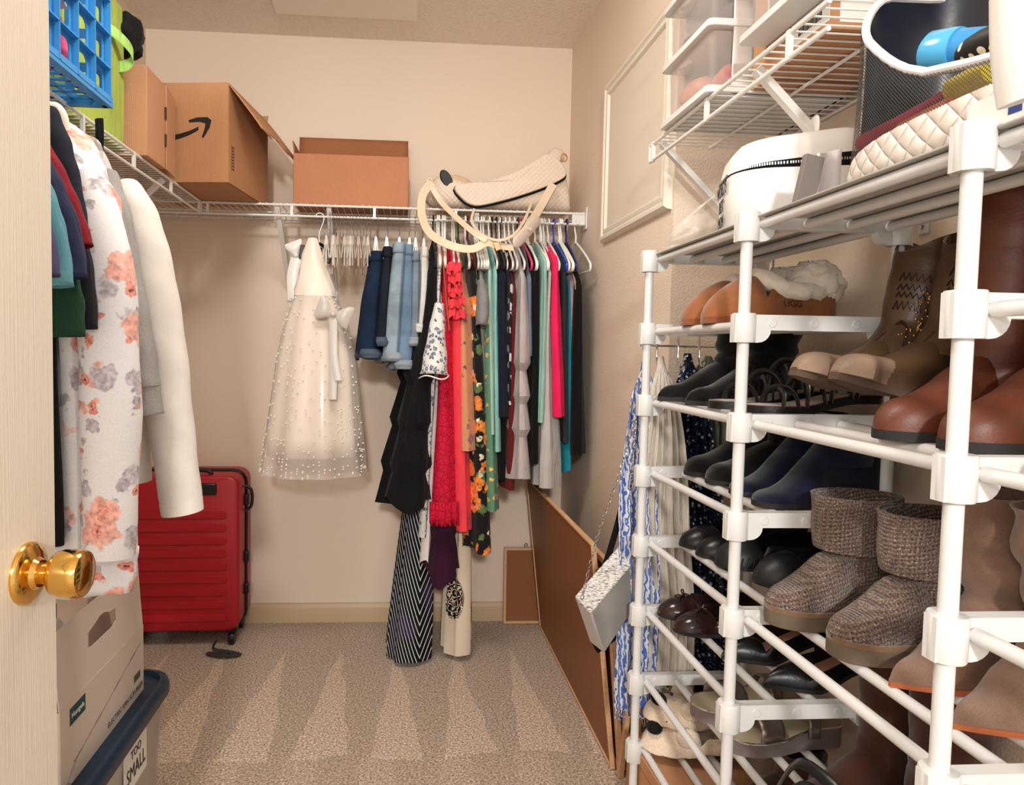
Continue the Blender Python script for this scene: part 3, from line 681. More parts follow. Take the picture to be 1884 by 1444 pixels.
put_text('TOO', .026, INKS, tb, 'sign_lettering', (wx/2-.0016, .075, .288), (0, 1, 0), (0, 0, 1))
put_text('SMALL', .046, INKS, tb, 'sign_lettering', (wx/2-.0016, .075, .250), (0, 1, 0), (0, 0, 1), .8)
blob('folded_clothes', 'cream clothes packed inside the clear storage tub', 'clothes', ((bx0+bx1)/2+.01, (by0+by1)/2, .17), .15, fabric('cream_cloth', S(216, 204, 184)), 1.15, 1.6, .95, 9, .10)

# carton of the spin scrubber standing on the lid
KRAFT = mat('carton_kraft_white', S(214, 202, 190), .65, var=(300, .03))
CARTIN = mat('carton_inside', S(196, 170, 154), .7)
zt = lz-.0095
xb = thing('carton', 'white scrubber carton with a handle cut-out standing on the blue lid', 'box', (-.60, 1.235, zt))
L_, W_, hb, ht = .395, .15, .155, .145
mb = MB()
for c, d in (((0, L_/2, hb/2), (.0018, L_, hb)), ((-W_, L_/2, hb/2), (.0018, L_, hb)), ((-W_/2, 0, hb/2), (W_, .0018, hb)), ((-W_/2, L_, hb/2), (W_, .0018, hb)), ((-W_/2, L_/2, .001), (W_, L_, .0018))): mb.box(c, d)
mb.build('carton_body', KRAFT, xb, smooth_=False)
# upper panel with the handle hole: outline minus slot as a ring of quads
def pan(a, b): return Vector((-.012*b/ht, a, hb+b))
outer = [(0, 0), (L_/2, 0), (L_, 0), (L_, ht*.45), (L_+.004, ht*1.06), (L_*.75, ht*1.0), (L_*.5, ht*.99), (L_*.2, ht*.985), (.012, ht*.97), (0, ht*.86), (0, ht*.5), (0, ht*.2)]
slot = [(.145, .060), (.185, .060), (.235, .060), (.262, .066), (.262, .094), (.235, .094), (.205, .104), (.185, .104), (.165, .098), (.145, .094), (.125, .090), (.125, .064)]
mb = MB(); mb.loft([[pan(*p) for p in outer], [pan(*p) for p in slot], [pan(*p)+Vector((-.0018, 0, 0)) for p in slot], [pan(*p)+Vector((-.0018, 0, 0)) for p in outer]], False, False, loop=True); mb.build('handle_panel', KRAFT, xb, smooth_=False)
MB().prism([(.0, 0), (.11, 0), (.11, .11), (.095, .125), (.02, .125), (0, .10)], .0018, (-.05, .03, hb), (0, 1, 0), (-.1, 0, 1)).build('tuck_flap', KRAFT, xb, smooth_=False)
MB().prism([(.0, 0), (.05, 0), (.06, .006), (.05, .014), (.02, .012), (0, .014)], .0006, (-.0555, .055, hb+.075), (0, 1, .15), (-.1, 0, 1)).build('tuck_slot', mat('slot_shadow', S(70, 42, 28), .9), xb, smooth_=False)
MB().prism([(.0, 0), (.12, 0), (.10, .09), (0.02, .10)], .0018, (-.07, .27, hb), (0, 1, 0), (-.1, 0, 1)).build('tuck_flap', CARTIN, xb, smooth_=False)
INKG = mat('print_grey', S(84, 78, 76), .6); TEALP = mat('print_teal', S(20, 70, 78), .6)
E0 = .0011
MB().box((E0, .066, hb-.028), (.0006, .062, .032)).build('printed_logo', TEALP, xb)
put_text('Homgela', .014, mat('print_white', S(230, 230, 228), .6), xb, 'logo_lettering', (E0+.0006, .066, hb-.028), (0, 1, 0), (0, 0, 1))
put_text('ELECTRIC SPIN SCRUBBER', .0165, INKG, xb, 'carton_lettering', (E0+.0001, .292, .020), (0, 1, 0), (0, 0, 1))
MB().box((E0, .355, .050), (.0006, .036, .016)).build('printed_block', INKG, xb)
pth = [Vector((E0, .05+.325*k/11, .035+.085*k/11)) for k in range(12)]
mb = MB()
for k in range(11): mb.bar(pth[k], pth[k+1], .0006, .0022 if k % 3 else .005)
mb.tube([pth[0]+Vector((0, -.028, -.022)), pth[0]+Vector((0, -.004, -.002))], .010, 10, flat=(.05, 1)); mb.build('printed_brush', mat('print_pale', S(150, 142, 138), .6), xb, smooth_=False)
bk = thing('shoe_carton', 'dark brown carton behind the white scrubber carton', 'box', (-.84, 1.43, zt))
MB().box((0, 0, .11), (.12, .34, .22)).build('carton_body', mat('dark_brown_carton', S(72, 42, 36), .6), bk, bevel=.002)
blob('cloth_bundle', 'plum cloth bundle on top of the dark brown carton', 'cloth', (-.81, 1.40, zt+.25), .05, fabric('plum_cloth', S(80, 34, 66)), 1, 2.2, .7, 8, .25)
# ================================================================== back shelf: boxes and quilted bag
ob = thing('cardboard_box', 'open orange-brown cardboard box on the back shelf with its rear flap up', 'box', (-.200, 2.735, ZS))
bw, bd, bh = .425, .21, .188
mb = MB()
for c, d in (((0, -bd/2, bh/2), (bw, t_, bh)), ((0, bd/2, bh/2), (bw, t_, bh)), ((-bw/2, 0, bh/2), (t_, bd, bh)), ((bw/2, 0, bh/2), (t_, bd, bh)), ((0, 0, .002), (bw, bd, t_))): mb.box(c, d)
CARDO = card_mat('cardboard_orange', S(186, 126, 94))
mb.build('box_body', CARDO, ob, bevel=.0015)
flap((-bw/2-.012, bd/2, bh), (bw/2, bd/2, bh), (0, .12, .99), .125).build('rear_flap', CARDD, ob, solid=.004)
flap((-bw/2, -bd/2, bh), (-bw/2, bd/2, bh), (-.12, 0, .9), .05).build('side_flap', CARDD, ob, solid=.004)

QUILT = NT('quilted_cream'); xyz = QUILT.sep()
a_ = QUILT.math('ADD', xyz[0], xyz[2]); b_ = QUILT.math('SUBTRACT', xyz[0], xyz[2])
def dia(t, a, f): return t.math('ABSOLUTE', t.math('SINE', t.math('MULTIPLY', a, f)))
hgt = QUILT.math('POWER', QUILT.math('MULTIPLY', dia(QUILT, a_, 165), dia(QUILT, b_, 165)), .35)
QUILT.bump(hgt, .55, .003); QUILT = QUILT.fin(S(226, 208, 190), .55, 0, .4)
SATB = mat('strap_beige', S(226, 204, 176), .45, sheen=.3)
GOLD = mat('rose_gold', S(224, 170, 130), .2, 1)
qb = thing('quilted_bag', 'cream quilted shoulder bag lying on the right end of the back shelf', 'bag', (.36, 2.70, ZS))
sec = [(-.275, .035, .075, .035), (-.255, .012, .125, .06), (-.21, .004, .145, .08), (-.14, .003, .115, .09), (-.05, .003, .085, .095), (.06, .003, .09, .095), (.14, .003, .13, .095), (.205, .003, .205, .09), (.235, .003, .225, .075), (.262, .003, .15, .07), (.285, .005, .03, .055)]
rings = []
for x, z0, z1, hy in [(-.283, .045, .06, .01)]+sec:
    rings.append([Vector((x, hy*math.copysign(abs(math.cos(a))**.7, math.cos(a)), (z0+z1)/2+(z1-z0)/2*math.copysign(abs(math.sin(a))**.7, math.sin(a)))) for a in [2*PI*k/20 for k in range(20)]])
MB().loft(rings).build('bag_body', QUILT, qb, sub=1)
# quilted front flap with dark binding
fo = [(838, 342), (900, 333), (950, 316), (985, 296), (1010, 284), (1030, 297), (1041, 316), (1036, 328), (1000, 345), (950, 362), (900, 375), (872, 378), (850, 366)]
def flapdepth(u): return 2.60-.015*math.sin((u-838)/203*PI)
fp = [at(u, v, Y=flapdepth(u))-Vector((.36, 2.70, ZS)) for u, v in fo]; fp = spline(fp, 4, True)
cen = sum(fp, Vector())/len(fp)
rings = [[cen+(p-cen)*k+Vector((0, dy, 0)) for p in fp] for k, dy in ((1, .012), (1.0, 0), (.985, -.006), (.8, -.011), (.4, -.014), (.05, -.015))]
MB().loft(rings).build('front_flap', QUILT, qb)
MB().tube([p+Vector((0, .012, -.003)) for p in fp], .0045, 8, closed=True).build('flap_binding', BLACKF, qb)
mb = MB().lathe([(.0, 0), (.032, 0), (.036, .004), (.038, .012), (.034, .014), (.031, .005)], 22, 'Y', (0, 0, 0)); o_ = mb.build('side_pocket_mouth', mat('pocket_black', S(24, 27, 32), .6), qb, loc=at(822, 329, Y=2.622)-Vector((.36, 2.70, ZS)), rot=(0, -.5, 0)); o_.scale = (.55, 1, 1.05)
mb = MB().ball((.225, -.02, .225), .035, 16, 10, 1, .5, .9); mb.build('end_tab', QUILT, qb)
def strap(pts, wd, name, m, parent, off=Vector(), th=.0016, tw=None):
    P = spline([at(u, v, Y=y)-off for u, v, y in pts], 7); rings = []
    for i, p in enumerate(P):
        d = (P[min(i+1, len(P)-1)]-P[max(i-1, 0)]).normalized(); n = Vector((0, -1, 0)); s_ = d.cross(n)
        if s_.length < .1: s_ = Vector((1, 0, 0))
        s_.normalize()
        if tw: s_ = (s_*math.cos(tw*i/len(P))+n*math.sin(tw*i/len(P)))
        nn = s_.cross(d).normalized()
        rings.append([p+s_*wd/2+nn*th, p-s_*wd/2+nn*th, p-s_*wd/2-nn*th, p+s_*wd/2-nn*th])
    return MB().loft(rings).build(name, m, parent, bevel=.0006)
O_ = Vector((.36, 2.70, ZS))
strap([(795, 335, 2.58), (778, 358, 2.56), (776, 395, 2.52), (792, 430, 2.44), (830, 452, 2.385), (868, 458, 2.375), (895, 447, 2.375), (915, 452, 2.375), (945, 456, 2.375)], .030, 'shoulder_strap', SATB, qb, O_, tw=.7)
strap([(795, 345, 2.575), (812, 372, 2.56), (842, 402, 2.48), (872, 428, 2.40), (895, 443, 2.37)], .020, 'strap_end', SATB, qb, O_)
strap([(872, 385, 2.58), (868, 408, 2.50), (884, 430, 2.41), (915, 442, 2.368), (945, 432, 2.38), (966, 402, 2.47), (978, 372, 2.575)], .009, 'carry_handle', SATB, qb, O_, th=.004)
strap([(970, 420, 2.40), (985, 396, 2.50), (998, 374, 2.56), (1018, 338, 2.585)], .030, 'shoulder_strap', SATB, qb, O_)
p0, p1 = at(945, 452, Y=2.366)-O_, at(992, 400, Y=2.46)-O_
MB().tube([p0.lerp(p1, t) for t in (0, .04, .15, .5, .85, .96, 1)], [.006, .016, .022, .023, .022, .016, .006], 14, flat=(1, .42)).build('strap_pad', mat('pad_satin', S(206, 190, 178), .5, sheen=.3), qb)
MB().box(at(915, 453, Y=2.366)-O_, (.022, .006, .030), Matrix.Rotation(-.4, 3, 'Y')).build('strap_buckle', GOLD, qb, bevel=.002)
for u, v in ((790, 335), (1038, 290)): MB().tube([at(u, v, Y=2.60)-O_+Vector((.011*math.cos(a), 0, .014*math.sin(a))) for a in [2*PI*k/14 for k in range(14)]], .0028, 6, closed=True).build('ring', GOLD, qb)
blob('seat_cushion', 'round beige cushion behind the quilted bag on the back shelf', 'cushion', (.20, 2.82, ZS+.09), .085, mat('cushion_beige', S(226, 196, 162), .5), 1.15, .5, 1.0, 2, .03)

# ================================================================== clothes on the back rod
BZ = H-.040
def back_hanger(x, color, label, y=SF): return hanger(label, (x, y, BZ), PI/2+rnd.uniform(-.05, .05), color)
GARM = []
def bg(label, cat, m, ut, wt, ub, wb, vt, vb, near=.2, nearb=.215, nf=3, amp=.007, hcol='white', tiers=(), seed=None, hem=0, parts=None, name=None, low=False, hang=True, far=.2):
    Yn = SF-near; a = at(ut, vt, Y=Yn); b = at(ub, vb, Y=SF-nearb); seed = seed if seed is not None else int(ut*7+ub)
    za, zb = a.z-BZ, b.z-BZ; ta, tb_ = wt/2*Yn/FPX, wb/2*Yn/FPX
    rows = [(-.088, -.055, .055, .008), (lerp(-.088, za, .55), -near*.68, far*.68, ta*.8), (za, -near, far, ta), (lerp(za, zb, .45), -lerp(near, nearb, .5), far, lerp(ta, tb_, .42)), (zb, -nearb, far+.01, tb_)]
    if za > -.1: rows = rows[0:1]+rows[3:]
    t = thing(name or cat.replace(' ', '_'), label, cat, (a.x, SF, BZ), (0, 0, PI/2), 'clothes on the back rod')
    tz = [at(ub, v, Y=Yn).z-BZ for v in tiers]
    body(rows, seed, nf, amp, tiers=tz, shift=a.x-b.x, hem=hem, rows=30 if zb < -.4 else 20).build('cloth', m, t)
    if hang: back_hanger(a.x, hcol, hcol+' hanger of the '+label)
    GARM.append((ut, label)); return t, Vector((a.x, SF, BZ))
def loc_(t0, u, v, Y):
    """photo point at depth Y in the garment's own axes"""
    p = at(u, v, Y=Y)-t0; return Vector((p.y, -p.x, p.z))
F = fabric
BLUEFL = floral('blue_toile_print', S(224, 222, 218), [(46, .33, S(126, 136, 154), S(224, 222, 218), 1.1), (64, .26, S(86, 98, 122), None, 3.3)])
PEACHFL = floral('peach_floral_print', S(208, 142, 104), [(15, .24, S(158, 110, 122), S(214, 150, 112), 2.1), (26, .16, S(130, 84, 96), None, 5.2)])
SUNFL = floral('black_sunflower_print', S(17, 16, 18), [(15, .25, S(96, 120, 70), None, 6.6), (11, .34, S(240, 140, 64), S(96, 38, 20), 1.7), (16, .16, S(232, 218, 180), None, 9.1)])
GREENFL = floral('green_daisy_print', S(92, 138, 108), [(34, .26, S(238, 196, 108), S(120, 44, 28), 3.9)])
MONO = floral('black_white_print', S(20, 20, 24), [(24, .34, S(232, 230, 228), None, 2.2)])
def chevron():
    t = NT('chevron_stripes'); x = t.sep(); z = x[2]; ax = t.math('ABSOLUTE', t.math('ADD', x[1], t.math('MULTIPLY', x[0], .35)))
    s = t.math('SINE', t.math('MULTIPLY', t.math('SUBTRACT', z, t.math('MULTIPLY', ax, 3.4)), 150))
    c = t.ramp(s, [(.70, S(14, 13, 18)), (.86, S(206, 216, 216))]); pl = t.ramp(t.noise(7, 2), [(.5, 0.0), (.62, 1.0)])
    c = t.mix(t.math('MULTIPLY', pl, .35), c, S(88, 62, 110)); return t.fin(c, .85, 0, .2)
CHEV = chevron()
def lace(name, col, dark):
    t = NT(name); v = t.vor(44, feat='DISTANCE_TO_EDGE'); v2 = t.vor(120, feat='DISTANCE_TO_EDGE')
    c = t.mix(t.ramp(v, [(.02, 1.0), (.09, 0.0)]), col, dark); c = t.mix(t.ramp(v2, [(.02, .5), (.1, 0.0)]), c, dark)
    t.bump(v, .6, .002); return t.fin(c, .8, 0, .25)
LACE = lace('crimson_lace', S(206, 22, 58), S(160, 10, 40))
def mandala():
    t = NT('cream_mandala_print'); x = t.sep(); r = t.vor(7, t.map((1, 1, .55)), rnd_=.6)
    s = t.ramp(t.math('SINE', t.math('MULTIPLY', t.math('ADD', r, t.math('MULTIPLY', t.vor(60), .12)), 90)), [(.45, 1.0), (.55, 0.0)]); cell = t.ramp(t.vor(90), [(.30, 1.0), (.38, 0.0)])
    msk = t.math('MULTIPLY', t.ramp(r, [(.30, 1.0), (.34, 0.0)]), t.math('MAXIMUM', s, t.math('MULTIPLY', cell, .8)))
    return t.fin(t.mix(msk, S(222, 206, 182), S(24, 22, 26)), .85, 0, .2)
MAND = mandala()

# --- denim shorts on clip hangers
def clip_hanger(label, x, y=SF, rot=PI/2, m=CLEARH, clipm=None, group='clip hangers on the back rod', drop=.115, wd=.15):
    t = thing('clip_hanger', label, 'hanger', (x, y, BZ), (0, 0, rot), group)
    if 'clip' not in HM:
        HM['clip'] = (MB().tube(spline([(0, 0, -drop+.01), (.001, 0, -.075), (.012, 0, -.055), (0, 0, -.04), (.016, 0, -.012), (.010, 0, .010), (-.006, 0, .012), (-.016, 0, 0)], 5), .0014, 6).mesh('hook', STEEL),
                      MB().tube(spline([(-wd-.02, 0, -drop-.004), (-wd*.6, 0, -drop-.002), (0, 0, -drop+.008), (wd*.6, 0, -drop-.002), (wd+.02, 0, -drop-.004)], 4), .0065, 8, flat=(1.5, .6)).mesh('bar'),
                      MB().box((0, 0, -.030), (.034, .004, .105)).box((0, .006, -.018), (.030, .003, .075), Matrix.Rotation(.10, 3, 'X')).box((0, -.006, -.018), (.030, .003, .075), Matrix.Rotation(-.10, 3, 'X')).mesh('clip', None, False))
    key = 'clip_'+m.name
    if key not in HM:
        b, c = HM['clip'][1].copy(), HM['clip'][2].copy(); b.materials.append(m); c.materials.append(clipm or m); HM[key] = (b, c)
    inst(HM['clip'][0], t, name='hook'); inst(HM[key][0], t, name='bar')
    for s in (-1, 1): inst(HM[key][1], t, (s*wd, 0, -drop), name='clip')
    return t
def shorts(label, m, cuffm, ut, wt, ub, wb, vt, vb, near=.17, cuff=.032, seed=0):
    Yn = SF-near; a, b = at(ut, vt, Y=Yn), at(ub, vb, Y=Yn-.03); za, zb = a.z-BZ, b.z-BZ; ta, tb_ = wt/2*Yn/FPX, wb/2*Yn/FPX
    t = thing('denim_shorts', label, 'shorts', (a.x, SF, BZ), (0, 0, PI/2), 'denim shorts on clip hangers')
    sh = a.x-b.x
    body([(za, -near, near, ta*.8), (za-.04, -near-.004, near, ta), (lerp(za, zb, .5), -near-.03, near+.01, lerp(ta, tb_, .6)), (zb+cuff*.6, -near-.04, near+.02, tb_)], seed, 2, .005, shift=sh, rows=18, sq=.55).build('denim', m, t)
    body([(za+.002, -near-.003, near+.002, ta*.9), (za-.035, -near-.006, near+.004, ta*1.08)], seed, 2, 0, rows=4, shift=sh*.1, sq=.55, open_top=True).build('waistband', m, t, solid=.002)
    c = body([(zb+cuff, -near-.045, near+.024, tb_*1.10), (zb+cuff*.4, -near-.05, near+.028, tb_*1.25), (zb, -near-.046, near+.024, tb_*1.12)], seed+1, 3, .006, rows=7, sq=.55, open_top=True); c.v = [(x, y+sh, z+.006*math.sin(x*23)) for x, y, z in c.v]
    c.build('rolled_cuff', cuffm, t, solid=.004)
    clip_hanger('clip hanger of the '+label, a.x+rnd.uniform(-.004, .004))
    return t
DN1, DN2, DN3 = denim('denim_dark', S(20, 38, 62)), denim('denim_mid', S(104, 130, 154)), denim('denim_light', S(140, 156, 170))
DN4, DN5, DN0 = denim('denim_grey', S(120, 134, 148)), denim('denim_white', S(206, 204, 200), .1), denim('denim_ink', S(24, 30, 44))
CUF, CUFD = denim('cuff_pale', S(140, 150, 160), .2), denim('cuff_dark', S(72, 84, 100), .3)
shorts('dark navy denim shorts, leftmost of the hanging shorts', DN1, CUFD, 693, 34, 678, 46, 462, 662, seed=21)
shorts('ink-blue denim shorts second from the left of the shorts', DN0, CUFD, 713, 24, 702, 30, 454, 640, seed=22)
shorts('faded light blue denim shorts with button fly', DN3, CUF, 735, 32, 722, 44, 446, 668, seed=23)
shorts('mid-blue denim shorts with wide rolled cuff', DN2, CUF, 752, 26, 744, 46, 450, 682, seed=24)
shorts('grey-blue denim shorts between the blue and white shorts', DN4, CUF, 766, 22, 762, 26, 462, 640, seed=25)
shorts('white denim shorts, rightmost of the hanging shorts', DN5, DN5, 781, 22, 773, 26, 455, 615, seed=26)

# --- bunch of empty clear clip hangers
n_e = 13
for k in range(n_e):
    u = 607+k*6.2
    clip_hanger('empty clear plastic skirt hanger in the bunch beside the white dress', at(u, 410, Y=SF).x, rot=PI/2+rnd.uniform(-.12, .12), drop=.115)
dh = thing('clip_hanger', 'black clip hanger holding the ivory pearl dress', 'hanger', (at(588, 405, Y=SF).x, SF, BZ))
MB().tube(spline([(0, 0, -.10), (.0, 0, -.06), (.016, 0, -.012), (.010, 0, .010), (-.006, 0, .012), (-.016, 0, 0)], 5), .0016, 6).build('hook', STEEL, dh)
MB().tube(spline([(-.055, -.06, -.125), (-.03, -.04, -.115), (0, 0, -.10), (.02, .03, -.115), (.03, .06, -.125)], 4), .006, 8).build('bar', BLACK, dh)
for p_ in ((-.055, -.06), (.0, -.01), (.03, .06)): MB().box((p_[0], p_[1], -.14), (.016, .02, .05), Matrix.Rotation(.15, 3, 'Y')).build('clip', BLACK, dh, bevel=.003)

# --- garments left to right
BT = F('black_jersey', S(10, 10, 12))
CHT, _ = bg('black maxi skirt with white chevron stripes reaching the carpet', 'skirt', CHEV, 806, 18, 754, 80, 500, 1221, near=.12, nearb=.14, nf=2, amp=.010, hem=.012, far=.12)
bg('black tiered dress with ragged hem in front of the chevron skirt', 'dress', BT, 800, 30, 752, 88, 500, 930, near=.20, nearb=.24, nf=4, amp=.012, tiers=(705, 780, 860), hem=.03, hcol='black')
t, o = bg('white toile blouse with a wide bell sleeve', 'blouse', BLUEFL, 812, 13, 780, 26, 470, 990, near=.19, nearb=.17, amp=.006)
pts_loft([loc_(o, 808, 560, 2.42), loc_(o, 802, 620, 2.40), loc_(o, 798, 690, 2.385)], [(.018, .03), (.034, .05), (.052, .07)], 22, wob=.05, seed=3).build('bell_sleeve', BLUEFL, t, solid=.0015)
MB().tube([loc_(o, 798, 693, 2.385)+Vector((.07*math.cos(a), .052*math.sin(a), .006*math.sin(a*3))) for a in [2*PI*k/26 for k in range(26)]], .0026, 6, closed=True).build('sleeve_trim', HCOL['white'], t)
bg('white ruffled slip peeping out below the toile blouse', 'slip', F('white_crepe', S(226, 216, 212)), 816, 8, 780, 30, 560, 1038, near=.15, nearb=.15, amp=.014, hem=.03, nf=3, far=.15)
bg('plum ruffled top below the crimson lace dress', 'top', F('plum_jersey', S(50, 16, 40)), 820, 10, 812, 62, 560, 1060, near=.16, nearb=.17, nf=4, amp=.016, hem=.04, tiers=(990,), far=.16)
t, o = bg('crimson lace dress with scalloped hem', 'dress', LACE, 824, 26, 818, 62, 500, 935, near=.20, nearb=.22, amp=.008)
MB().grid(60, 4, lambda i, j: loc_(o, lerp(790, 845, i), 925+j*(38+7*abs(math.sin(i*20)))-4*abs(i-.5), 2.384-.014*math.sin(i*PI)-.004*math.sin(i*30))).build('scalloped_hem', LACE, t, solid=.003)
t, o = bg('coral dress with a ruffled neckline', 'dress', F('coral_crepe', S(236, 66, 78)), 838, 30, 855, 44, 520, 978, near=.21, nearb=.20, amp=.007)
CORAL = MC['coral_crepe']
for k in range(5):
    mb = MB().grid(26, 5, lambda i, j: loc_(o, 822+i*26+4*math.sin(i*17+k)+k*1.5, 486+k*20+j*17+5*math.sin(i*13+k*2), 2.385-.012*j-.007*math.sin(i*24+k*3))); mb.build('ruffle', CORAL, t, solid=.002)
t, o = bg('sheer peach floral kimono with a rust tie', 'kimono', PEACHFL, 850, 22, 858, 38, 560, 830, near=.22, nearb=.22, amp=.008, hcol='green')
MB().tube(spline([loc_(o, 812, 455, 2.42), loc_(o, 817, 500, 2.39), loc_(o, 822, 560, 2.38), loc_(o, 827, 608, 2.38)], 5), .006, 8, flat=(1.2, .5)).build('rust_tie', F('rust_tie_cloth', S(176, 92, 58)), t)
bg('cream palazzo trousers with black medallion print', 'trousers', MAND, 858, 18, 843, 52, 540, 1206, near=.10, nearb=.10, nf=2, amp=.008, hem=.006, far=.10)
bg('black maxi dress printed with large orange sunflowers', 'dress', SUNFL, 868, 26, 884, 52, 505, 1022, near=.21, nearb=.20, nf=3, amp=.010, hem=.02, hcol='maroon')
t, o = bg('grey tee with a cuffed sleeve beside the sunflower dress', 'shirt', F('grey_jersey', S(134, 132, 136)), 884, 16, 892, 22, 510, 760, near=.19, nearb=.19)
pts_loft([loc_(o, 884, 520, 2.43), loc_(o, 888, 560, 2.40), loc_(o, 885, 600, 2.39)], [(.014, .03), (.024, .045), (.02, .045)], 16, wob=.06, seed=4).build('sleeve', MC['grey_jersey'], t, solid=.002)
bg('green dress with small daisy print', 'dress', GREENFL, 894, 14, 908, 30, 560, 942, near=.20, nearb=.21, amp=.006)
bg('pale mint tank top beside the green daisy dress', 'top', F('mint_pale', S(166, 194, 182)), 900, 14, 906, 18, 495, 800, near=.20, nearb=.21)
bg('aqua mint tank top left of the navy top', 'top', F('mint_aqua', S(140, 194, 188)), 911, 14, 916, 18, 500, 832, near=.20, nearb=.21)
bg('navy sleeveless top in the middle of the rod', 'top', F('navy_jersey', S(18, 24, 46)), 925, 18, 927, 24, 505, 768, near=.20, nearb=.215, hcol='brown')
bg('black long top right behind the navy one', 'top', BT, 932, 12, 922, 24, 520, 884, near=.18, nearb=.18, hcol='brown')
bg('black blouse with white blossoms beside the dark red dress', 'blouse', MONO, 941, 10, 938, 12, 520, 745, near=.19, nearb=.19)
bg('dark red dress left of the grey tiered dress', 'dress', F('oxblood_jersey', S(104, 22, 24)), 949, 12, 938, 26, 540, 902, near=.19, nearb=.19)
bg('lilac grey tiered dress with frayed edges', 'dress', F('lilac_grey', S(178, 168, 168)), 961, 20, 957, 38, 512, 880, near=.21, nearb=.22, tiers=(680, 735, 795), hem=.008)
bg('heather blue tank top tucked right of the grey tiered dress', 'top', F('heather_blue', S(104, 116, 140), amt=.3), 975, 14, 980, 16, 515, 655, near=.20, nearb=.20, hcol='pink')
bg('black sleeveless dress left of the mint tunic', 'dress', BT, 989, 16, 987, 26, 488, 854, near=.20, nearb=.20, hcol='white')
bg('mint green sleeveless tunic', 'tunic', F('mint_tunic', S(150, 196, 184)), 1004, 14, 992, 20, 478, 778, near=.21, nearb=.22)
bg('light grey flared dress next to the hot pink top', 'dress', F('dove_grey', S(182, 178, 174)), 1013, 12, 1013, 50, 500, 899, near=.20, nearb=.21, nf=4, amp=.010)
bg('hot pink long-sleeved top', 'top', F('hot_pink', S(232, 30, 92)), 1023, 18, 1031, 30, 474, 768, near=.22, nearb=.23)
bg('charcoal cardigan right of the hot pink top', 'cardigan', F('charcoal_knit', S(44, 44, 50)), 1038, 12, 1044, 18, 505, 815, near=.19, nearb=.19, hcol='blue')
bg('turquoise camisole whose hem shows under the charcoal cardigan', 'camisole', F('turquoise_satin', S(20, 132, 152)), 1046, 8, 1046, 16, 530, 864, near=.17, nearb=.17, hem=.02)
bg('mauve camisole beside the rightmost black tank', 'camisole', F('mauve_jersey', S(172, 148, 152)), 1054, 9, 1058, 10, 520, 690, near=.20, nearb=.20)
bg('black tank dress nearest the right wall', 'dress', BT, 1066, 18, 1068, 36, 525, 838, near=.22, nearb=.22, hcol='black')
for u, c in ((836, 'white'), (843, 'green'), (856, 'white'), (861, 'maroon'), (873, 'white'), (879, 'white'), (919, 'white'), (905, 'black'), (953, 'brown'), (968, 'white'), (997, 'white'), (1009, 'white'), (1030, 'white'), (1043, 'blue'), (1060, 'white')):
    back_hanger(at(u, 412, Y=SF).x, c, 'spare '+c+' hanger near the '+min(GARM, key=lambda g: abs(g[0]-u))[1])

# --- white pearl dress, facing the aisle
IV = mat('ivory_satin', S(240, 228, 214), .5, sheen=.3); SILV = mat('silver_satin', S(196, 188, 180), .35, sheen=.4)
dr = thing('party_dress', 'ivory child party dress with pearl tulle skirt and satin bow', 'dress', (-.315, 2.50, 0))
OD = Vector((-.315, 2.50, 0))
def dl(u, v, y=2.50): return at(u, v, Y=y)-OD
def ringE(u0, u1, v, hy, k=1, n=52, fold=0, ph=0, nf=9):
    a, b = dl(u0, v), dl(u1, v); c = (a+b)/2; hw_ = (b.x-a.x)/2*k
    return [Vector((c.x+hw_*math.cos(t)*(1+fold*math.sin(nf*t+ph)), hy*k*math.sin(t)*(1+fold*math.sin(nf*t+ph)), c.z)) for t in [2*PI*i/n for i in range(n)]]
MB().loft([ringE(567, 583, 438, .012, fold=.10, nf=3), ringE(557, 592, 468, .02, fold=.10, nf=4, ph=1), ringE(549, 605, 505, .03, fold=.07, nf=5, ph=1), ringE(542, 616, 532, .04, fold=.05, nf=6), ringE(541, 617, 545, .042, fold=.03, nf=9)], False, False).build('bodice', IV, dr)
sk = [(541, 617, 545, .045), (522, 640, 595, .07), (508, 655, 660, .10), (497, 662, 740, .125), (488, 668, 800, .14)]
MB().loft([ringE(a, b, v, y, .93, fold=.035+.03*i/4, ph=.4) for i, (a, b, v, y) in enumerate(sk+[(486, 668, 834, .145)])], False, False).build('skirt_lining', IV, dr, solid=.002)
full = sk+[(481, 672, 850, .15), (479, 673, 868, .152)]
MB().loft([ringE(a, b, v, y, 1, fold=.02+.035*i/6, ph=.4) for i, (a, b, v, y) in enumerate(full)], False, False).build('tulle_skirt', TULLE, dr)
R = random.Random(3); mb = MB()
for k in range(330):
    q = R.random()**.75*(len(full)-1); i = min(int(q), len(full)-2); fr = q-i; A_, B_ = full[i], full[i+1]
    u0, u1, v, hy = (lerp(x, y, fr) for x, y in zip(A_, B_)); th = R.uniform(PI, 2*PI); rg = ringE(u0, u1, v, hy, 1.015, 64, .03, .4)
    mb.ball(rg[int(th/(2*PI)*64) % 64], .0034, 6, 4)
pe = mb.build('pearls', mat('pearl', S(238, 232, 224), .18), dr); pe['kind'] = 'stuff'
def bow(c, s, m, parent, name, rot=0):
    mb = MB()
    for sd in (-1, 1):
        rings = []
        for i in range(7):
            t = i/6; x = sd*(.008+t*.062)*s; hh_ = (.010+.034*math.sin(t*PI*.62))*s; yy = .012*s*math.sin(t*PI)
            rings.append([Vector((x, yy*math.cos(a)-.004, hh_*math.sin(a)+.01*t*s)) for a in [2*PI*k/12 for k in range(12)]])
        mb.loft(rings)
    mb.ball((0, -.008, 0), .014*s, 10, 8); M_ = Matrix.Rotation(rot, 3, 'Y'); mb.v = [tuple(M_ @ Vector(p)+c) for p in mb.v]; return mb.build(name, m, parent)
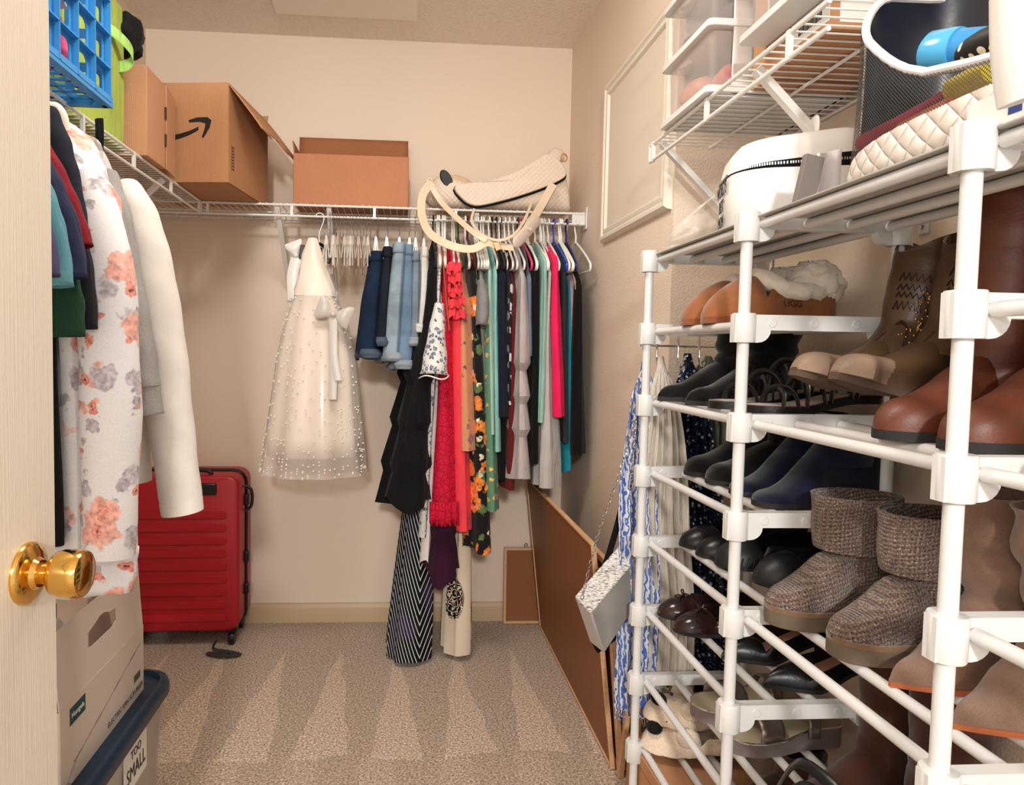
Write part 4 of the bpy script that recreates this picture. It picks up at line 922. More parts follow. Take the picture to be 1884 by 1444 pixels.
bow(dl(613, 578, 2.40), .88, SILV, dr, 'satin_bow', .35)
for u, v in ((612, 735), (622, 700)): MB().tube(spline([dl(613, 585, 2.395), dl(614, 650, 2.375), dl(u, v, 2.36)], 6), .013, 8, flat=(1, .12)).build('sash_tail', SILV, dr)
bow(dl(545, 470, 2.56), .72, mat('white_satin', S(234, 228, 222), .35, sheen=.4), dr, 'satin_bow', 1.2)
MB().tube(spline([dl(545, 475, 2.55), dl(538, 510, 2.55), dl(540, 548, 2.55)], 6), .02, 8, flat=(1, .2)).build('sash_tail', MC['white_satin'], dr)
# ================================================================== cork boards leaning on the walls
PINE = NT('pale_pine'); PINE.bump(PINE.noise(8, 5, src=PINE.map((6, 6, 60))), .2, .001); PINE = PINE.fin(PINE.mix(1.0, S(214, 170, 128), PINE.ramp(PINE.noise(4, 4, src=PINE.map((3, 3, 40))), [(.3, .88), (.7, 1.08)]), 'MULTIPLY'), .55)
HARDB = mat('brown_hardboard', S(142, 88, 50), .55, var=(400, .07)); CORK = mat('cork', S(142, 92, 54), .85, var=(350, .18), bump=(300, .3))
def lean_board(name, label, a, b, h, lean, fr=.022, back=HARDB, edge=PINE, t=.016):
    """framed board standing on the floor edge a-b, leaning by angle lean"""
    a, b = Vector(a), Vector(b); d = (b-a); L = d.length; d.normalize(); n = Vector((d.y, -d.x, 0))   # n points to the wall
    o = thing(name, label, 'board', a, (0, 0, math.atan2(d.y, d.x)))
    sub = bpy.data.objects.new('board_assembly', None)
    M = Matrix.Rotation(lean, 4, 'X')
    def P_(mb, nm, m): mb.v = [tuple(M @ Vector(p)) for p in mb.v]; return mb.build(nm, m, o, bevel=.0012)
    P_(MB().box((L/2, 0, h/2), (L-.004, t*.4, h-.004)), 'panel', back)
    for c, s in (((L/2, 0, fr/2), (L, t, fr)), ((L/2, 0, h-fr/2), (L, t, fr)), ((fr/2, 0, h/2), (fr, t, h-2*fr)), ((L-fr/2, 0, h/2), (fr, t, h-2*fr))): P_(MB().box(c, s), 'frame_rail', edge)
    return o
# big boards run along the right wall
lean_board('cork_board', 'large brown-backed framed board leaning along the right wall', (.603, 2.822, .004), (.606, 1.835, .004), .645, .115, fr=.008, t=.014)
lean_board('cork_board', 'second framed board wedged behind the large brown board', (.622, 2.86, .004), (.624, 1.815, .004), .60, .09, fr=.02, t=.014)
for k, (x, y) in enumerate(((.618, 1.81), (.645, 1.80))):
    st = MB().bar((x, y, .0), (x+.032, y+.012, .34-.03*k), .014, .022, up=(0, 1, 0)).build('wooden_slat', PINE, bevel=.001)
    tag(st, ('left' if k == 0 else 'right')+' pale pine slat leaning at the end of the brown boards', 'slat')
sb = lean_board('cork_board', 'small framed cork board standing at the baseboard', (.447, 2.868, .004), (.634, 2.868, .004), .325, -.045, fr=.011, back=CORK)
MB().tube([Vector((.095+.006*math.cos(a), .016, .334+.008*math.sin(a))) for a in [2*PI*k/12 for k in range(12)]], .0016, 6, closed=True).build('hanging_ring', STEEL, sb)

# ================================================================== shoe rack
RX, RY0, RW, RD = .5745, 1.5868, .4576, .266
TZ = lambda k: 1.3605-.1681*k
COLS = [RY0-i*RW for i in range(4)]
rack = thing('shoe_rack', 'tall white tube-and-plastic shoe rack along the right wall', 'shoe rack', (RX, RY0, 0))
TUBE = mat('white_tube', S(222, 222, 221), .28)
pm = MB().tube([(0, 0, 0), (0, 0, TZ(0)+.03)], .0098, 12).mesh('post', TUBE)
cv = [(-.019, .0), (-.019, .047), (RD+.019, .047), (RD+.019, .0), (RD-.021, 0)]
arc = lambda cx_, s: [(cx_+s*.030*(1-math.cos(a))*.9, .022*math.sin(a)) for a in [PI/2*k/5 for k in range(6)]]
poly = [(-.019, 0), (.021, 0)]+[(.021+.022*math.sin(a), .021*(1-math.cos(a))) for a in [PI/2*k/5 for k in range(1, 6)]]+[(RD-.021-.022*math.sin(a), .021*(1-math.cos(a))) for a in [PI/2*k/5 for k in range(5, 0, -1)]]+[(RD-.021, 0), (RD+.019, 0), (RD+.019, .047), (-.019, .047)]
mb = MB().prism(poly, .018, (0, .009, 0), (1, 0, 0), (0, 0, 1))
for x in (0, RD): mb.lathe([(.0, 0), (.0185, 0), (.0195, .002), (.0195, .047), (.0185, .049), (.0, .049)], 18, 'Z', (x, 0, 0))
for x in (.045, .118, .192): mb.lathe([(0, 0), (.0065, 0), (.0075, .0008), (.0075, .002), (0, .002)], 14, 'Y', (x, -.0108, .033))
brm = mb.mesh('side_bracket', WHITE, ang=35)
tm = MB().tube([(0, -.012, 0), (0, -RW+.012, 0)], .0082, 12).mesh('shelf_tube', TUBE)
OFF = (.022, .097, .172, .240)
SECT = {0: range(0, 9), 1: (0, 2, 4, 6, 8), 2: range(0, 9)}
for i, y in enumerate(COLS):
    for x in (0, RD): inst(pm, rack, (x, y-RY0, 0), name='post')
    for k in range(9): inst(brm, rack, (0, y-RY0, max(TZ(k), .002)), name='side_bracket')
for s, tiers in SECT.items():
    for k in tiers:
        for x in OFF: inst(tm, rack, (x, COLS[s]-RY0, max(TZ(k), .002)+.030), name='shelf_tube')
GSH = mat('shelf_sheet_grey', S(176, 172, 166), .6)
for s in range(3): MB().box((RD/2+.002, -RW*(s+.5), TZ(0)+.0405), (RD-.012, RW-.03, .003)).build('shelf_sheet', GSH, rack, bevel=.001)
ST = lambda k: TZ(k)+.030+.0085          # top of the tubes of tier k

# ================================================================== shoes
def sup(c, p): return math.copysign(abs(c)**p, c)
def outline(s, W, toe='round'):
    """half width along the foot, s = 0 toe tip .. 1 heel end"""
    if toe == 'point': fr = (s/.34)**.78 if s < .34 else 1
    elif toe == 'snip': fr = .22+.78*(s/.34)**.8 if s < .34 else 1
    else: fr = math.sqrt(max(0, 1-(1-min(s/.24, 1))**2))
    mid = 1-.22*smooth((s-.34)/.3)+.06*smooth((s-.68)/.2)
    end = math.sqrt(max(0.0, 1-max(0, (s-.88)/.12)**2.4))
    return W*fr*mid*max(end, .05)
def sole_mb(L, W, toe, z0f, th, n=26, grow=1.04, th_f=None):
    mb = MB(); rings = []
    S_ = [0.0]+[((i+.35)/n)**1.15 for i in range(n)]+[1.0]
    for s in S_:
        w_ = max(outline(s, W, toe)*grow, .002); z = z0f(s); t = th_f(s) if th_f else th
        rings.append([Vector((s*L, y, zz)) for y, zz in ((-w_, z), (-w_, z+t), (w_, z+t), (w_, z))])
    return mb.loft(rings)
def toe_up(s, a=.17): q = max(0.0, 1-min(s/a, 1)); return math.sqrt(max(0.02, 1-q*q))
def foot_mb(L, W, toe, hf, z0f, n=26, power=.75, wr=0, seed=0):
    """closed upper of a boot foot: hf(s) = height over the sole line z0f(s)"""
    rings = []; R = random.Random(seed); ph = R.uniform(0, 6)
    S_ = [0.0]+[((i+.35)/n)**1.15 for i in range(n)]+[1.0]
    for s in S_:
        w_ = max(outline(s, W, toe), .002); h = hf(s); z = z0f(s); ring = []
        for k in range(17):
            a = PI*k/16; q = 1+wr*math.sin(s*38+ph+2*math.sin(a*2))*smooth((s-.2)/.2)
            ring.append(Vector((s*L, w_*sup(math.cos(a), power)*q, z+h*abs(math.sin(a))**power*q)))
        rings.append(ring)
    return MB().loft(rings)
def shaft_mb(rows, n=22, wr=0, nw=7, seed=0, wall=.004, cut=0, depth=.6, sq=1.0):
    """boot leg: rows (z, cx, rx, ry, cy); open at the top with an inner wall; cut = front/back scallop of the rim"""
    R = random.Random(seed); ph = R.uniform(0, 6); out = []; N = 22
    Pq = [((r[0]-rows[0][0])/(rows[-1][0]-rows[0][0]),)+tuple(r) for r in rows]
    def ring(q, k):
        z, cx_, rx, ry, cy_ = ctrl(Pq, q); rr = []
        for i in range(n):
            a = 2*PI*i/n; w_ = 1+wr*math.sin(q*nw*6.28+ph+1.5*math.sin(a+ph)+.8*math.sin(2*a))
            rr.append(Vector((cx_+(rx-k)*sup(math.cos(a), sq)*w_, cy_+(ry-k)*sup(math.sin(a), sq)*w_, z+cut*math.cos(2*a)*smooth((q-.75)/.25)*-1)))
        return rr
    for j in range(N): out.append(ring(j/(N-1), 0))
    for j in range(8): out.append(ring(1-depth*j/7, wall))
    return MB().loft(out, True, True)
def low_mb(L, W, toe, dome, side, z0f, s_open, n=30, pw=.6, back=None):
    """low shoe: closed vamp up to s_open, then an open topline with side walls and insole"""
    rings = []
    S_ = [0.0]+[((i+.35)/n)**1.1 for i in range(n)]+[1.0]
    for s in S_:
        w_ = max(outline(s, W, toe), .003); z = z0f(s); o = smooth((s-s_open)/.05); sd = side(s); hd = dome(s); ring = []
        T = [-1, -.999, -.99, -.95, -.9, -.82, -.6, -.3, 0, .3, .6, .82, .9, .95, .99, .999, 1]; hts = [0, .35, .7, .95, 1.0, .16, .10, .08, .08, .08, .10, .16, 1.0, .95, .7, .35, 0]
        for t, hh_ in zip(T, hts):
            dm = hd*max(0, 1-abs(t)**2.6)**pw
            if s > .93 and abs(t) < .85: hh_ = max(hh_, smooth((s-.955)/.03)*.9)
            ring.append(Vector((s*L, w_*t, z+lerp(dm, sd*hh_, o))))
        rings.append(ring)
    return MB().loft(rings)
def leather(name, col, rough=.38, b=.25, var=.15, bs=260):
    t = NT(name); k = t.ramp(t.noise(14, 4), [(.25, 1-var), (.75, 1+var)]); t.bump(t.noise(bs, 4), b, .0012)
    MC[name] = t.fin(t.mix(1.0, col, k, 'MULTIPLY'), rough, 0, .5); return MC[name]
def suede(name, col, var=.18):
    t = NT(name); k = t.ramp(t.noise(22, 4), [(.25, 1-var), (.75, 1+var)]); k2 = t.ramp(t.noise(600, 2), [(.25, .85), (.75, 1.12)])
    t.bump(t.noise(900, 2), .3, .0008); MC[name] = t.fin(t.mix(1.0, t.mix(1.0, col, k, 'MULTIPLY'), k2, 'MULTIPLY'), .95, 0, .15, .4); return MC[name]
RUBB = mat('rubber_sole_dark', S(34, 32, 32), .75); RUBBR = mat('rubber_sole_brown', S(84, 66, 52), .8); RUBT = mat('rubber_sole_olive', S(104, 90, 74), .8)
def place(t, x, y, z, rz=0, ry=0): t.location = (x, y, z); t.rotation_euler = (0, ry, rz); return t
def shoe_thing(name, label, cat, grp): return thing(name, label, cat, group=grp)
def pair(build, labels, spots):
    """two shoes of a pair: the second shares the first one's meshes"""
    o = build(labels[0]); place(o, *spots[0])
    c = link_copy(o, label=labels[1]); place(c, *spots[1]); return o, c

# --- tan slippers with fleece collar, tier 1
TAN = suede('tan_suede', S(146, 90, 54)); FUR = mat('cream_fleece', S(248, 236, 218), .95, bump=(420, .4, .003), sheen=.6)
def slipper(label):
    t = shoe_thing('slipper', label, 'slipper', 'tan fleece slippers')
    z0 = lambda s: .012
    sole_mb(.265, .048, 'round', lambda s: 0, .012).build('sole', suede('tan_sole', S(128, 72, 40)), t)
    low_mb(.262, .047, 'round', lambda s: .04*toe_up(s, .16)+.042*smooth(s/.35), lambda s: .055-.01*smooth((s-.4)/.3)+.012*smooth((s-.8)/.2), z0, .40).build('suede_upper', TAN, t)
    def fluff(mb, am): mb.v = [tuple(Vector(p)+Vector([mnoise.noise(Vector(p)*q+Vector((o_, 0, 0)))*am/(q/60) for o_ in (0, 5, 9)])+Vector([mnoise.noise(Vector(p)*q*3+Vector((o_, 3, 0)))*am/(q/60)*.5 for o_ in (0, 5, 9)])) for p in mb.v for q in (70,)]; return mb
    P = [Vector(((.66+.25*math.cos(a))*.262, .038*math.sin(a), .012+.052+.030*smooth((.60-(.66+.25*math.cos(a)))/.25))) for a in [2*PI*k/60 for k in range(60)]]
    fluff(MB().tube(P, .017, 16, closed=True), .006).build('fleece_collar', FUR, t, ang=180)
    fluff(MB().ball((.225, 0, .078), .05, 44, 28, 1.1, .95, .95), .010).build('fleece_heel', FUR, t, ang=180)
    put_text('UGG', .017, mat('stamp_brown', S(60, 32, 20), .8), t, 'stamped_lettering', (.155, -.0465, .038), (1, 0, .02), (0, .25, 1))
    return t
pair(slipper, ['nearer tan suede slipper with cream fleece collar on the rack', 'farther tan suede slipper with cream fleece collar on the rack'], [(.578, 1.30, ST(1), .02), (.578, 1.395, ST(1), .05)])

# --- generic ankle boot
def boot(label, name, grp, m, sm, L=.255, W=.042, toe='round', h_toe=.035, h_in=.085, heel=.0, shaft=((.06, .175, .05, .042, 0), (.12, .185, .046, .042, 0), (.2, .19, .05, .045, 0)), wr=.02, nw=5, sole=.010, seed=0, cut=0, extra=None, cat='boot'):
    t = shoe_thing(name, label, cat, grp)
    zz = lambda s: heel*smooth((s-.28)/.5)
    sole_mb(L, W, toe, zz, sole).build('sole', sm, t)
    if heel > .015:
        MB().loft([[Vector((L*x, y*W, z)) for x, y in ((.77, -.62), (.985, -.5), (.985, .5), (.77, .62))] for z in (0.0, heel+.001)]).build('heel', sm, t, bevel=.003)
    z1 = lambda s: zz(s)+sole*.9
    foot_mb(L*.99, W*.97, toe, lambda s: h_toe*toe_up(s)+(h_in-h_toe)*smooth((s-.14)/.46), z1, wr=.012, seed=seed).build('vamp', m, t)
    shaft_mb([(a+zz(b/L)*1.0, b, c, d, e) for a, b, c, d, e in shaft], wr=wr, nw=nw, seed=seed, cut=cut).build('shaft', m, t)
    if extra: extra(t)
    return t
BSU = suede('black_suede', S(13, 12, 14)); BLE = leather('black_leather', S(18, 18, 20), .3); NVS = suede('navy_suede', S(22, 26, 48))
pair(lambda l: boot(l, 'ankle_boot', 'black suede slouch boots', BSU, RUBB, L=.26, toe='point', h_toe=.03, shaft=((.05, .185, .055, .042, 0), (.11, .19, .05, .042, 0), (.19, .195, .062, .045, 0)), wr=.06, nw=4, seed=3),
     ['farther black suede slouch boot at the far end of the third rack level', 'nearer black suede slouch boot beside the strappy sandals'], [(.585, 1.535, ST(2), .03), (.60, 1.415, ST(2), .05)])
mb = MB()
# strappy black sandals
def sandal(label):
    t = shoe_thing('sandal', label, 'sandal', 'black strappy sandals')
    z = lambda s: .004+.02*smooth((s-.3)/.5)
    sole_mb(.25, .041, 'round', z, .014).build('footbed', BLE, t)
    sole_mb(.245, .038, 'round', lambda s: z(s)+.0135, .002).build('insole', suede('sandal_insole', S(96, 64, 48)), t)
    for k, (s0, s1, hh_) in enumerate(((.18, .30, .032), (.30, .20, .036), (.36, .48, .05), (.50, .38, .055), (.54, .68, .065), (.70, .56, .068), (.74, .90, .06), (.92, .78, .062))):
        P = [Vector((.25*lerp(s0, s1, i/10), -.041*math.cos(PI*i/10)*.95, z(s0)+.012+hh_*math.sin(PI*i/10)**.7)) for i in range(11)]
        MB().tube(P, .0058, 8, flat=(.35, 1)).build('strap', BLE, t)
    return t
pair(sandal, ['farther black strappy gladiator sandal under the slouch boot', 'nearer black strappy gladiator sandal left of the western boots'], [(.60, 1.30, ST(2), .06), (.625, 1.205, ST(2), .04)])
# tier 3
pair(lambda l: boot(l, 'ankle_boot', 'plain black suede boots', BSU, RUBB, toe='round', h_toe=.035, shaft=((.05, .18, .055, .042, 0), (.09, .19, .05, .042, 0), (.135, .19, .052, .044, 0)), wr=.02, seed=5),
     ['farther plain black suede bootie on the fourth rack level', 'nearer plain black suede bootie left of the navy booties'], [(.65, 1.525, ST(3), .02), (.655, 1.425, ST(3), .02)])
def peep(t): MB().lathe([(.0, 0), (.024, 0), (.026, .004), (0, .006)], 18, 'Z', (.03, 0, .011)).build('peep_insole', BLE, t)
pair(lambda l: boot(l, 'peep_toe_bootie', 'navy peep-toe booties', NVS, RUBB, L=.245, toe='round', h_toe=.02, h_in=.10, heel=.03, shaft=((.05, .165, .065, .044, 0), (.09, .18, .055, .043, 0), (.135, .185, .052, .043, 0)), wr=.01, seed=6, extra=peep),
     ['farther navy suede peep-toe bootie', 'nearer navy suede peep-toe bootie'], [(.655, 1.315, ST(3), .05), (.65, 1.215, ST(3), .05)])
# --- pumps, clogs and flats
def low_shoe(label, name, grp, m, sm, ins, L=.25, W=.039, toe='round', dome=.04, side=.04, heel=0, s_open=.33, extra=None, cat='shoe', pl=.0):
    t = shoe_thing(name, label, cat, grp); zz = lambda s: pl+heel*smooth((s-.3)/.5)
    sole_mb(L, W, toe, zz, .007).build('sole', sm, t)
    if heel > .02: MB().loft([[Vector((L*x, y*W*k, z)) for x, y in ((.84, -.5), (.985, -.4), (.985, .4), (.84, .5))] for z, k in ((0, .6), (heel+.001, 1))]).build('heel', sm, t, bevel=.002)
    low_mb(L*.99, W*.98, toe, lambda s: dome*toe_up(s, .2)*(.75+.25*smooth(s/.3)), lambda s: side*(1-.12*smooth((s-.4)/.2)+.35*smooth((s-.75)/.2)), lambda s: zz(s)+.006, s_open).build('upper', m, t)
    sole_mb(L*.95, W*.84, toe, lambda s: zz(s)+.0085, .0014, grow=1).build('insole', ins, t)
    if extra: extra(t)
    return t
INSB = leather('insole_black', S(28, 27, 28), .6); INSP = leather('insole_pink', S(176, 132, 118), .55)
pair(lambda l: low_shoe(l, 'pump', 'black leather pumps', BLE, RUBB, INSB, dome=.042, heel=.03), ['farther polished black pump on the fifth rack level', 'nearer polished black pump left of the black clogs'], [(.648, 1.625-.09, ST(4), -.02), (.655, 1.46, ST(4), 0)])
CLOG = leather('clog_rubber', S(24, 25, 27), .45)
def clogx(t):
    mb = MB()
    for k in range(9): mb.tube([Vector((.03+k*.012, -.0445-.001*k*(8-k)*.1, .012)), Vector((.034+k*.012, -.046, .036))], .0012, 5)
    mb.build('sole_ridges', RUBB, t)
pair(lambda l: low_shoe(l, 'clog', 'black rubber clogs', CLOG, CLOG, INSB, L=.26, W=.046, dome=.055, side=.045, s_open=.30, pl=.008, extra=clogx), ['farther black rubber clog behind the rack post', 'nearer black rubber clog left of the knit boots'], [(.655, 1.365, ST(4), .05), (.68, 1.255, ST(4), .05)])
DBR = leather('espresso_patent', S(48, 30, 28), .16, .08)
def tie(t):
    mb = MB()
    for sd in (-1, 1):
        mb.tube(spline([(.06, 0, .047), (.058, sd*.010, .055), (.066, sd*.018, .054), (.064, sd*.008, .047)], 5), .0017, 6); mb.tube(spline([(.06, 0, .047), (.05, sd*.008, .046), (.045, sd*.016, .040)], 4), .0013, 6)
    mb.ball((.06, 0, .048), .004, 8, 6); mb.build('bow', DBR, t)
pair(lambda l: low_shoe(l, 'ballet_flat', 'espresso ballet flats', DBR, RUBB, INSP, dome=.04, side=.034, extra=tie), ['farther dark brown patent ballet flat with a small bow', 'nearer dark brown patent ballet flat with a small bow'], [(.606, 1.545, ST(5), .0), (.607, 1.455, ST(5), .0)])
pair(lambda l: low_shoe(l, 'pump', 'black heels with pink insole', BLE, RUBB, INSP, toe='point', dome=.036, side=.032, heel=.035, s_open=.30), ['farther black pointed heel with pink insole', 'nearer black pointed heel with pink insole beside the rack post'], [(.65, 1.315, ST(5), .06), (.675, 1.20, ST(5), .08)])
# --- plush dog slippers
PLUSH = mat('cream_plush', S(242, 220, 196), .97, bump=(300, .9, .004), sheen=.5, var=(20, .06))
def dog(label):
    t = shoe_thing('plush_slipper', label, 'slipper', 'cream plush dog slippers')
    def nz(mb, a=.004):
        mb.v = [tuple(Vector(p)+Vector((mnoise.noise(Vector(p)*60), mnoise.noise(Vector(p)*60+Vector((9, 0, 0))), mnoise.noise(Vector(p)*60+Vector((0, 9, 0)))))*a) for p in mb.v]; return mb
    nz(low_mb(.25, .052, 'round', lambda s: .045*toe_up(s, .2)+.012*smooth(s/.3), lambda s: .05, lambda s: .004, .52)).build('plush_upper', PLUSH, t, sub=1)
    for sd in (-1, 1): nz(MB().ball((.10, sd*.047, .052), .021, 14, 10, 1.3, .7, 1.1), .003).build('ear', PLUSH, t)
    MB().ball((.028, -.016, .056), .019, 16, 10, 1.0, 1.15, .75).build('nose', fabric('nose_black', S(20, 18, 20)), t)
    for sd in (-1, 1): MB().ball((.055, sd*.02, .074), .004, 10, 8).build('eye', BLACK, t)
    return t
o, c = pair(dog, ['upper cream plush dog slipper, riding on the other one', 'lower cream plush dog slipper with black nose'], [(.600, 1.605, ST(7)+.062, -.2), (.590, 1.585, ST(7), -.2)])
o.rotation_euler = (0, .10, -.15)
# --- silver slide sandals
PEW = leather('pewter_leather', S(150, 138, 134), .28, .2); PEW.node_tree.nodes['Principled BSDF'].inputs['Metallic'].default_value = .7
INSG = leather('insole_gold', S(178, 166, 138), .45)
def slide(label):
    t = shoe_thing('slide_sandal', label, 'sandal', 'pewter platform sandals')
    z = lambda s: .0
    sole_mb(.25, .044, 'round', z, .030, th_f=lambda s: .026+.016*smooth((s-.3)/.5)).build('platform', leather('pewter_wrap', S(124, 112, 110), .5), t)
    zt_ = lambda s: .026+.016*smooth((s-.3)/.5)
    sole_mb(.248, .044, 'round', zt_, .003, grow=.97).build('footbed', INSG, t)
    MB().tube([Vector((s*.25, sg*outline(s, .044)*1.03, zt_(s)+.001)) for sg, rng in ((-1, range(0, 25)), (1, range(24, -1, -1))) for s in [i/24 for i in rng]], .0022, 6, closed=True).build('silver_piping', CHROME, t)
    for s0, s1, hh_ in ((.20, .40, .040), (.62, .72, .05)):
        mb = MB(); mb.grid(13, 5, lambda i, j: Vector((.25*(lerp(s0, s1, j)+.03*math.sin(PI*i)), -.046*math.cos(PI*i), zt_(.4)+hh_*math.sin(PI*i)**.65))); mb.build('strap', PEW, t, solid=.003)
    return t
pair(slide, ['farther pewter leather slide sandal', 'nearer pewter leather slide sandal by the rack post'], [(.632, 1.40, ST(6)+.004, .10), (.65, 1.29, ST(6), .12)])

# --- western boots, propped back so that the soles show
WEST = leather('western_leather', S(86, 64, 44), .34, .25, .22); WTOE = leather('western_toe', S(136, 112, 92), .55, .3, .2)
DST = mat('dark_stitch', S(54, 24, 18), .7); STUD = mat('brass_stud', S(196, 150, 90), .3, 1)
def western(label):
    def ex(t):
        mb = MB()
        def S_P(q, a, k=1.012):
            z, cx_, rx, ry, cy_ = ctrl(WR, q); return Vector((cx_+rx*k*math.cos(a), cy_+ry*k*math.sin(a), z))
        for a0 in (PI*1.18, PI*1.5):
            for amp_, o_ in ((.34, 0), (.27, .012), (.20, .024)):
                P = [S_P(.20+.24*abs(math.sin(PI*i/24))+o_*1.2, a0-.45+.9*i/24) for i in range(25)]; mb.tube(P, .0011, 5)
            for k in range(4):
                P = [S_P(.55+.09*k+(.06 if i % 2 else 0), a0-.42+.84*i/10) for i in range(11)]; mb.tube(P, .0012, 5)
        mb.build('stitching', DST, t)
        mb = MB(); R = random.Random(5)
        for k in range(60):
            q = .28+.5*(k/60); a = PI*1.34+.42*math.sin(k*.9)*(.5+.5*math.sin(k*.23)); mb.ball(S_P(q, a, 1.015), .0020, 6, 4)
        mb.build('studs', STUD, t)['kind'] = 'stuff'
        for sg in (-1, 1): MB().tube(spline([S_P(.95, PI/2*sg, 1.02), S_P(.95, PI/2*sg, 1.05)+Vector((0, 0, .028)), S_P(.93, PI/2*sg, .93)+Vector((0, 0, .028)), S_P(.93, PI/2*sg, .90)], 5), .008, 8, flat=(1.6, .3)).build('pull_tab', WEST, t)
        foot_mb(.085, .041, 'snip', lambda s: .034*toe_up(s, .4)+.012*s, lambda s: .0105).build('toe_cap', WTOE, t)
    rows = ((.05, .175, .062, .043, 0), (.10, .185, .05, .042, 0), (.155, .185, .056, .050, 0), (.238, .187, .064, .056, 0))
    global WR
    WR = [((r[0]-.05)/(.238-.05),)+r for r in [(a+.03*.9, b, c, d, e) for a, b, c, d, e in rows]]
    return boot(label, 'western_boot', 'brown western boots', WEST, RUBBR, L=.265, W=.042, toe='snip', h_toe=.034, h_in=.09, heel=.035, shaft=rows, wr=.008, seed=8, cut=.022, extra=ex)
pair(western, ['farther studded brown western boot', 'nearer studded brown western boot beside the cognac boots'], [(.622, 1.06, ST(2)+.078, .10, .29), (.628, .965, ST(2)+.076, .10, .29)])
# --- cognac tall boots
COG = leather('cognac_leather', S(100, 52, 34), .46, .28, .25); 
pair(lambda l: boot(l, 'tall_boot', 'cognac leather tall boots', COG, RUBB, L=.27, W=.044, toe='round', h_toe=.045, h_in=.10, heel=.012, sole=.013, shaft=((.05, .185, .062, .044, 0), (.10, .195, .055, .044, 0), (.17, .20, .058, .050, 0), (.25, .205, .062, .055, 0), (.335, .21, .062, .056, 0)), wr=.035, nw=6, seed=11),
     ['farther cognac leather tall boot', 'nearer cognac leather tall boot behind the front rack post'], [(.635, .872, ST(2), .10), (.645, .77, ST(2), .10)])
# --- knitted slouch boots
def knit():
    t = NT('heather_knit'); x = t.sep(); w1 = t.wave(52, 1.0, t.map((1, 1, 1), rot=(0, .35, 0)), dirn='Z', dscale=3); w2 = t.wave(70, 1.5, dirn='X', dscale=4)
    n = t.noise(420, 3); c = t.ramp(n, [(.28, S(66, 48, 40)), (.5, S(118, 96, 84)), (.75, S(186, 164, 150))])
    c = t.mix(1.0, c, t.ramp(t.mix(.5, w1, w2), [(.2, .55), (.6, 1.1)]), 'MULTIPLY'); t.bump(t.mix(.4, w1, w2), .9, .005); return t.fin(c, .95, 0, .1, .3)
KNIT = knit()
def knitboot(label):
    t = shoe_thing('knit_boot', label, 'boot', 'brown knitted slouch boots')
    sole_mb(.26, .045, 'round', lambda s: .0, .026, th_f=lambda s: .024+.004*s).build('sole', RUBT, t, bevel=.004)
    sole_mb(.262, .0455, 'round', lambda s: .024, .008, grow=1.05).build('foxing', suede('knit_foxing', S(122, 94, 72)), t)
    foot_mb(.255, .044, 'round', lambda s: .034*toe_up(s, .16)+.062*smooth((s-.1)/.4), lambda s: .029, wr=.02).build('vamp', KNIT, t)
    shaft_mb([(.06, .17, .062, .046, 0), (.10, .175, .058, .046, 0), (.13, .165, .066, .050, 0), (.18, .155, .068, .052, 0), (.212, .155, .07, .053, 0)], wr=.03, nw=2, seed=2, wall=.006).build('shaft', KNIT, t)
    shaft_mb([(.125, .16, .075, .058, 0), (.15, .157, .074, .057, 0), (.185, .153, .073, .056, 0), (.215, .150, .074, .056, 0)], wr=.02, nw=1, seed=4, wall=.004, depth=.9).build('folded_cuff', KNIT, t)
    MB().lathe([(0, 0), (.009, 0), (.009, .003), (0, .005)], 14, 'Y', (.19, -.058, .172)).build('button', BLACK, t)
    return t
pair(knitboot, ['farther knitted brown slouch boot with folded cuff', 'nearer knitted brown slouch boot with folded cuff'], [(.612, 1.085, ST(4), .06), (.642, .960, ST(4), .08)])
# --- taupe suede tall boots
TAU = suede('taupe_suede', S(136, 108, 92), .2); EDGE = leather('stacked_edge', S(176, 96, 54), .6)
pair(lambda l: boot(l, 'suede_boot', 'taupe suede slouch boots', TAU, EDGE, L=.26, W=.043, toe='point', h_toe=.03, h_in=.10, heel=.02, sole=.007, shaft=((.05, .175, .068, .046, 0), (.10, .185, .058, .046, 0), (.17, .175, .07, .055, 0), (.245, .165, .074, .058, 0)), wr=.075, nw=3, seed=15),
     ['farther taupe suede slouch boot right of the knit boots', 'nearer taupe suede slouch boot behind the front rack post'], [(.665, .868, ST(4), .12), (.668, .765, ST(4), .12)])
# --- bottom: dark brown boots and black bag
CHO = suede('chocolate_suede', S(74, 44, 32), .2)
pair(lambda l: boot(l, 'tall_boot', 'chocolate suede boots', CHO, RUBB, L=.26, toe='round', h_toe=.045, h_in=.10, heel=.02, shaft=((.05, .185, .06, .046, 0), (.12, .19, .055, .046, 0), (.22, .195, .06, .052, 0), (.29, .195, .062, .054, 0)), wr=.02, seed=17),
     ['farther chocolate suede tall boot near the bottom of the rack', 'nearer chocolate suede tall boot near the bottom of the rack'], [(.66, 1.075, ST(6), .1), (.665, .965, ST(6), .1)])
hb_ = thing('handbag', 'small black leather handbag slumped in front of the chocolate boots', 'bag', (.63, .93, ST(6)), (0, 0, .3))
rings = [[Vector((x*k, y*k, z+.004*math.sin(x*60))) for x, y in rrect(.10, .19, .03)] for z, k in ((0, .92), (.02, 1.03), (.06, 1.0), (.10, .86), (.12, .66), (.125, .3))]
MB().loft(rings).build('bag_body', BLE, hb_)
MB().grid(12, 6, lambda i, j: Vector((-.045-.012*math.sin(j*PI)-.004, lerp(-.085, .085, i), .115-.07*j))).build('bag_flap', BLE, hb_, solid=.003)
MB().tube(spline([(0, -.09, .10), (-.02, -.06, .16), (-.01, .04, .17), (0, .09, .10)], 6), .006, 8, flat=(1.5, .5)).build('bag_handle', BLE, hb_)
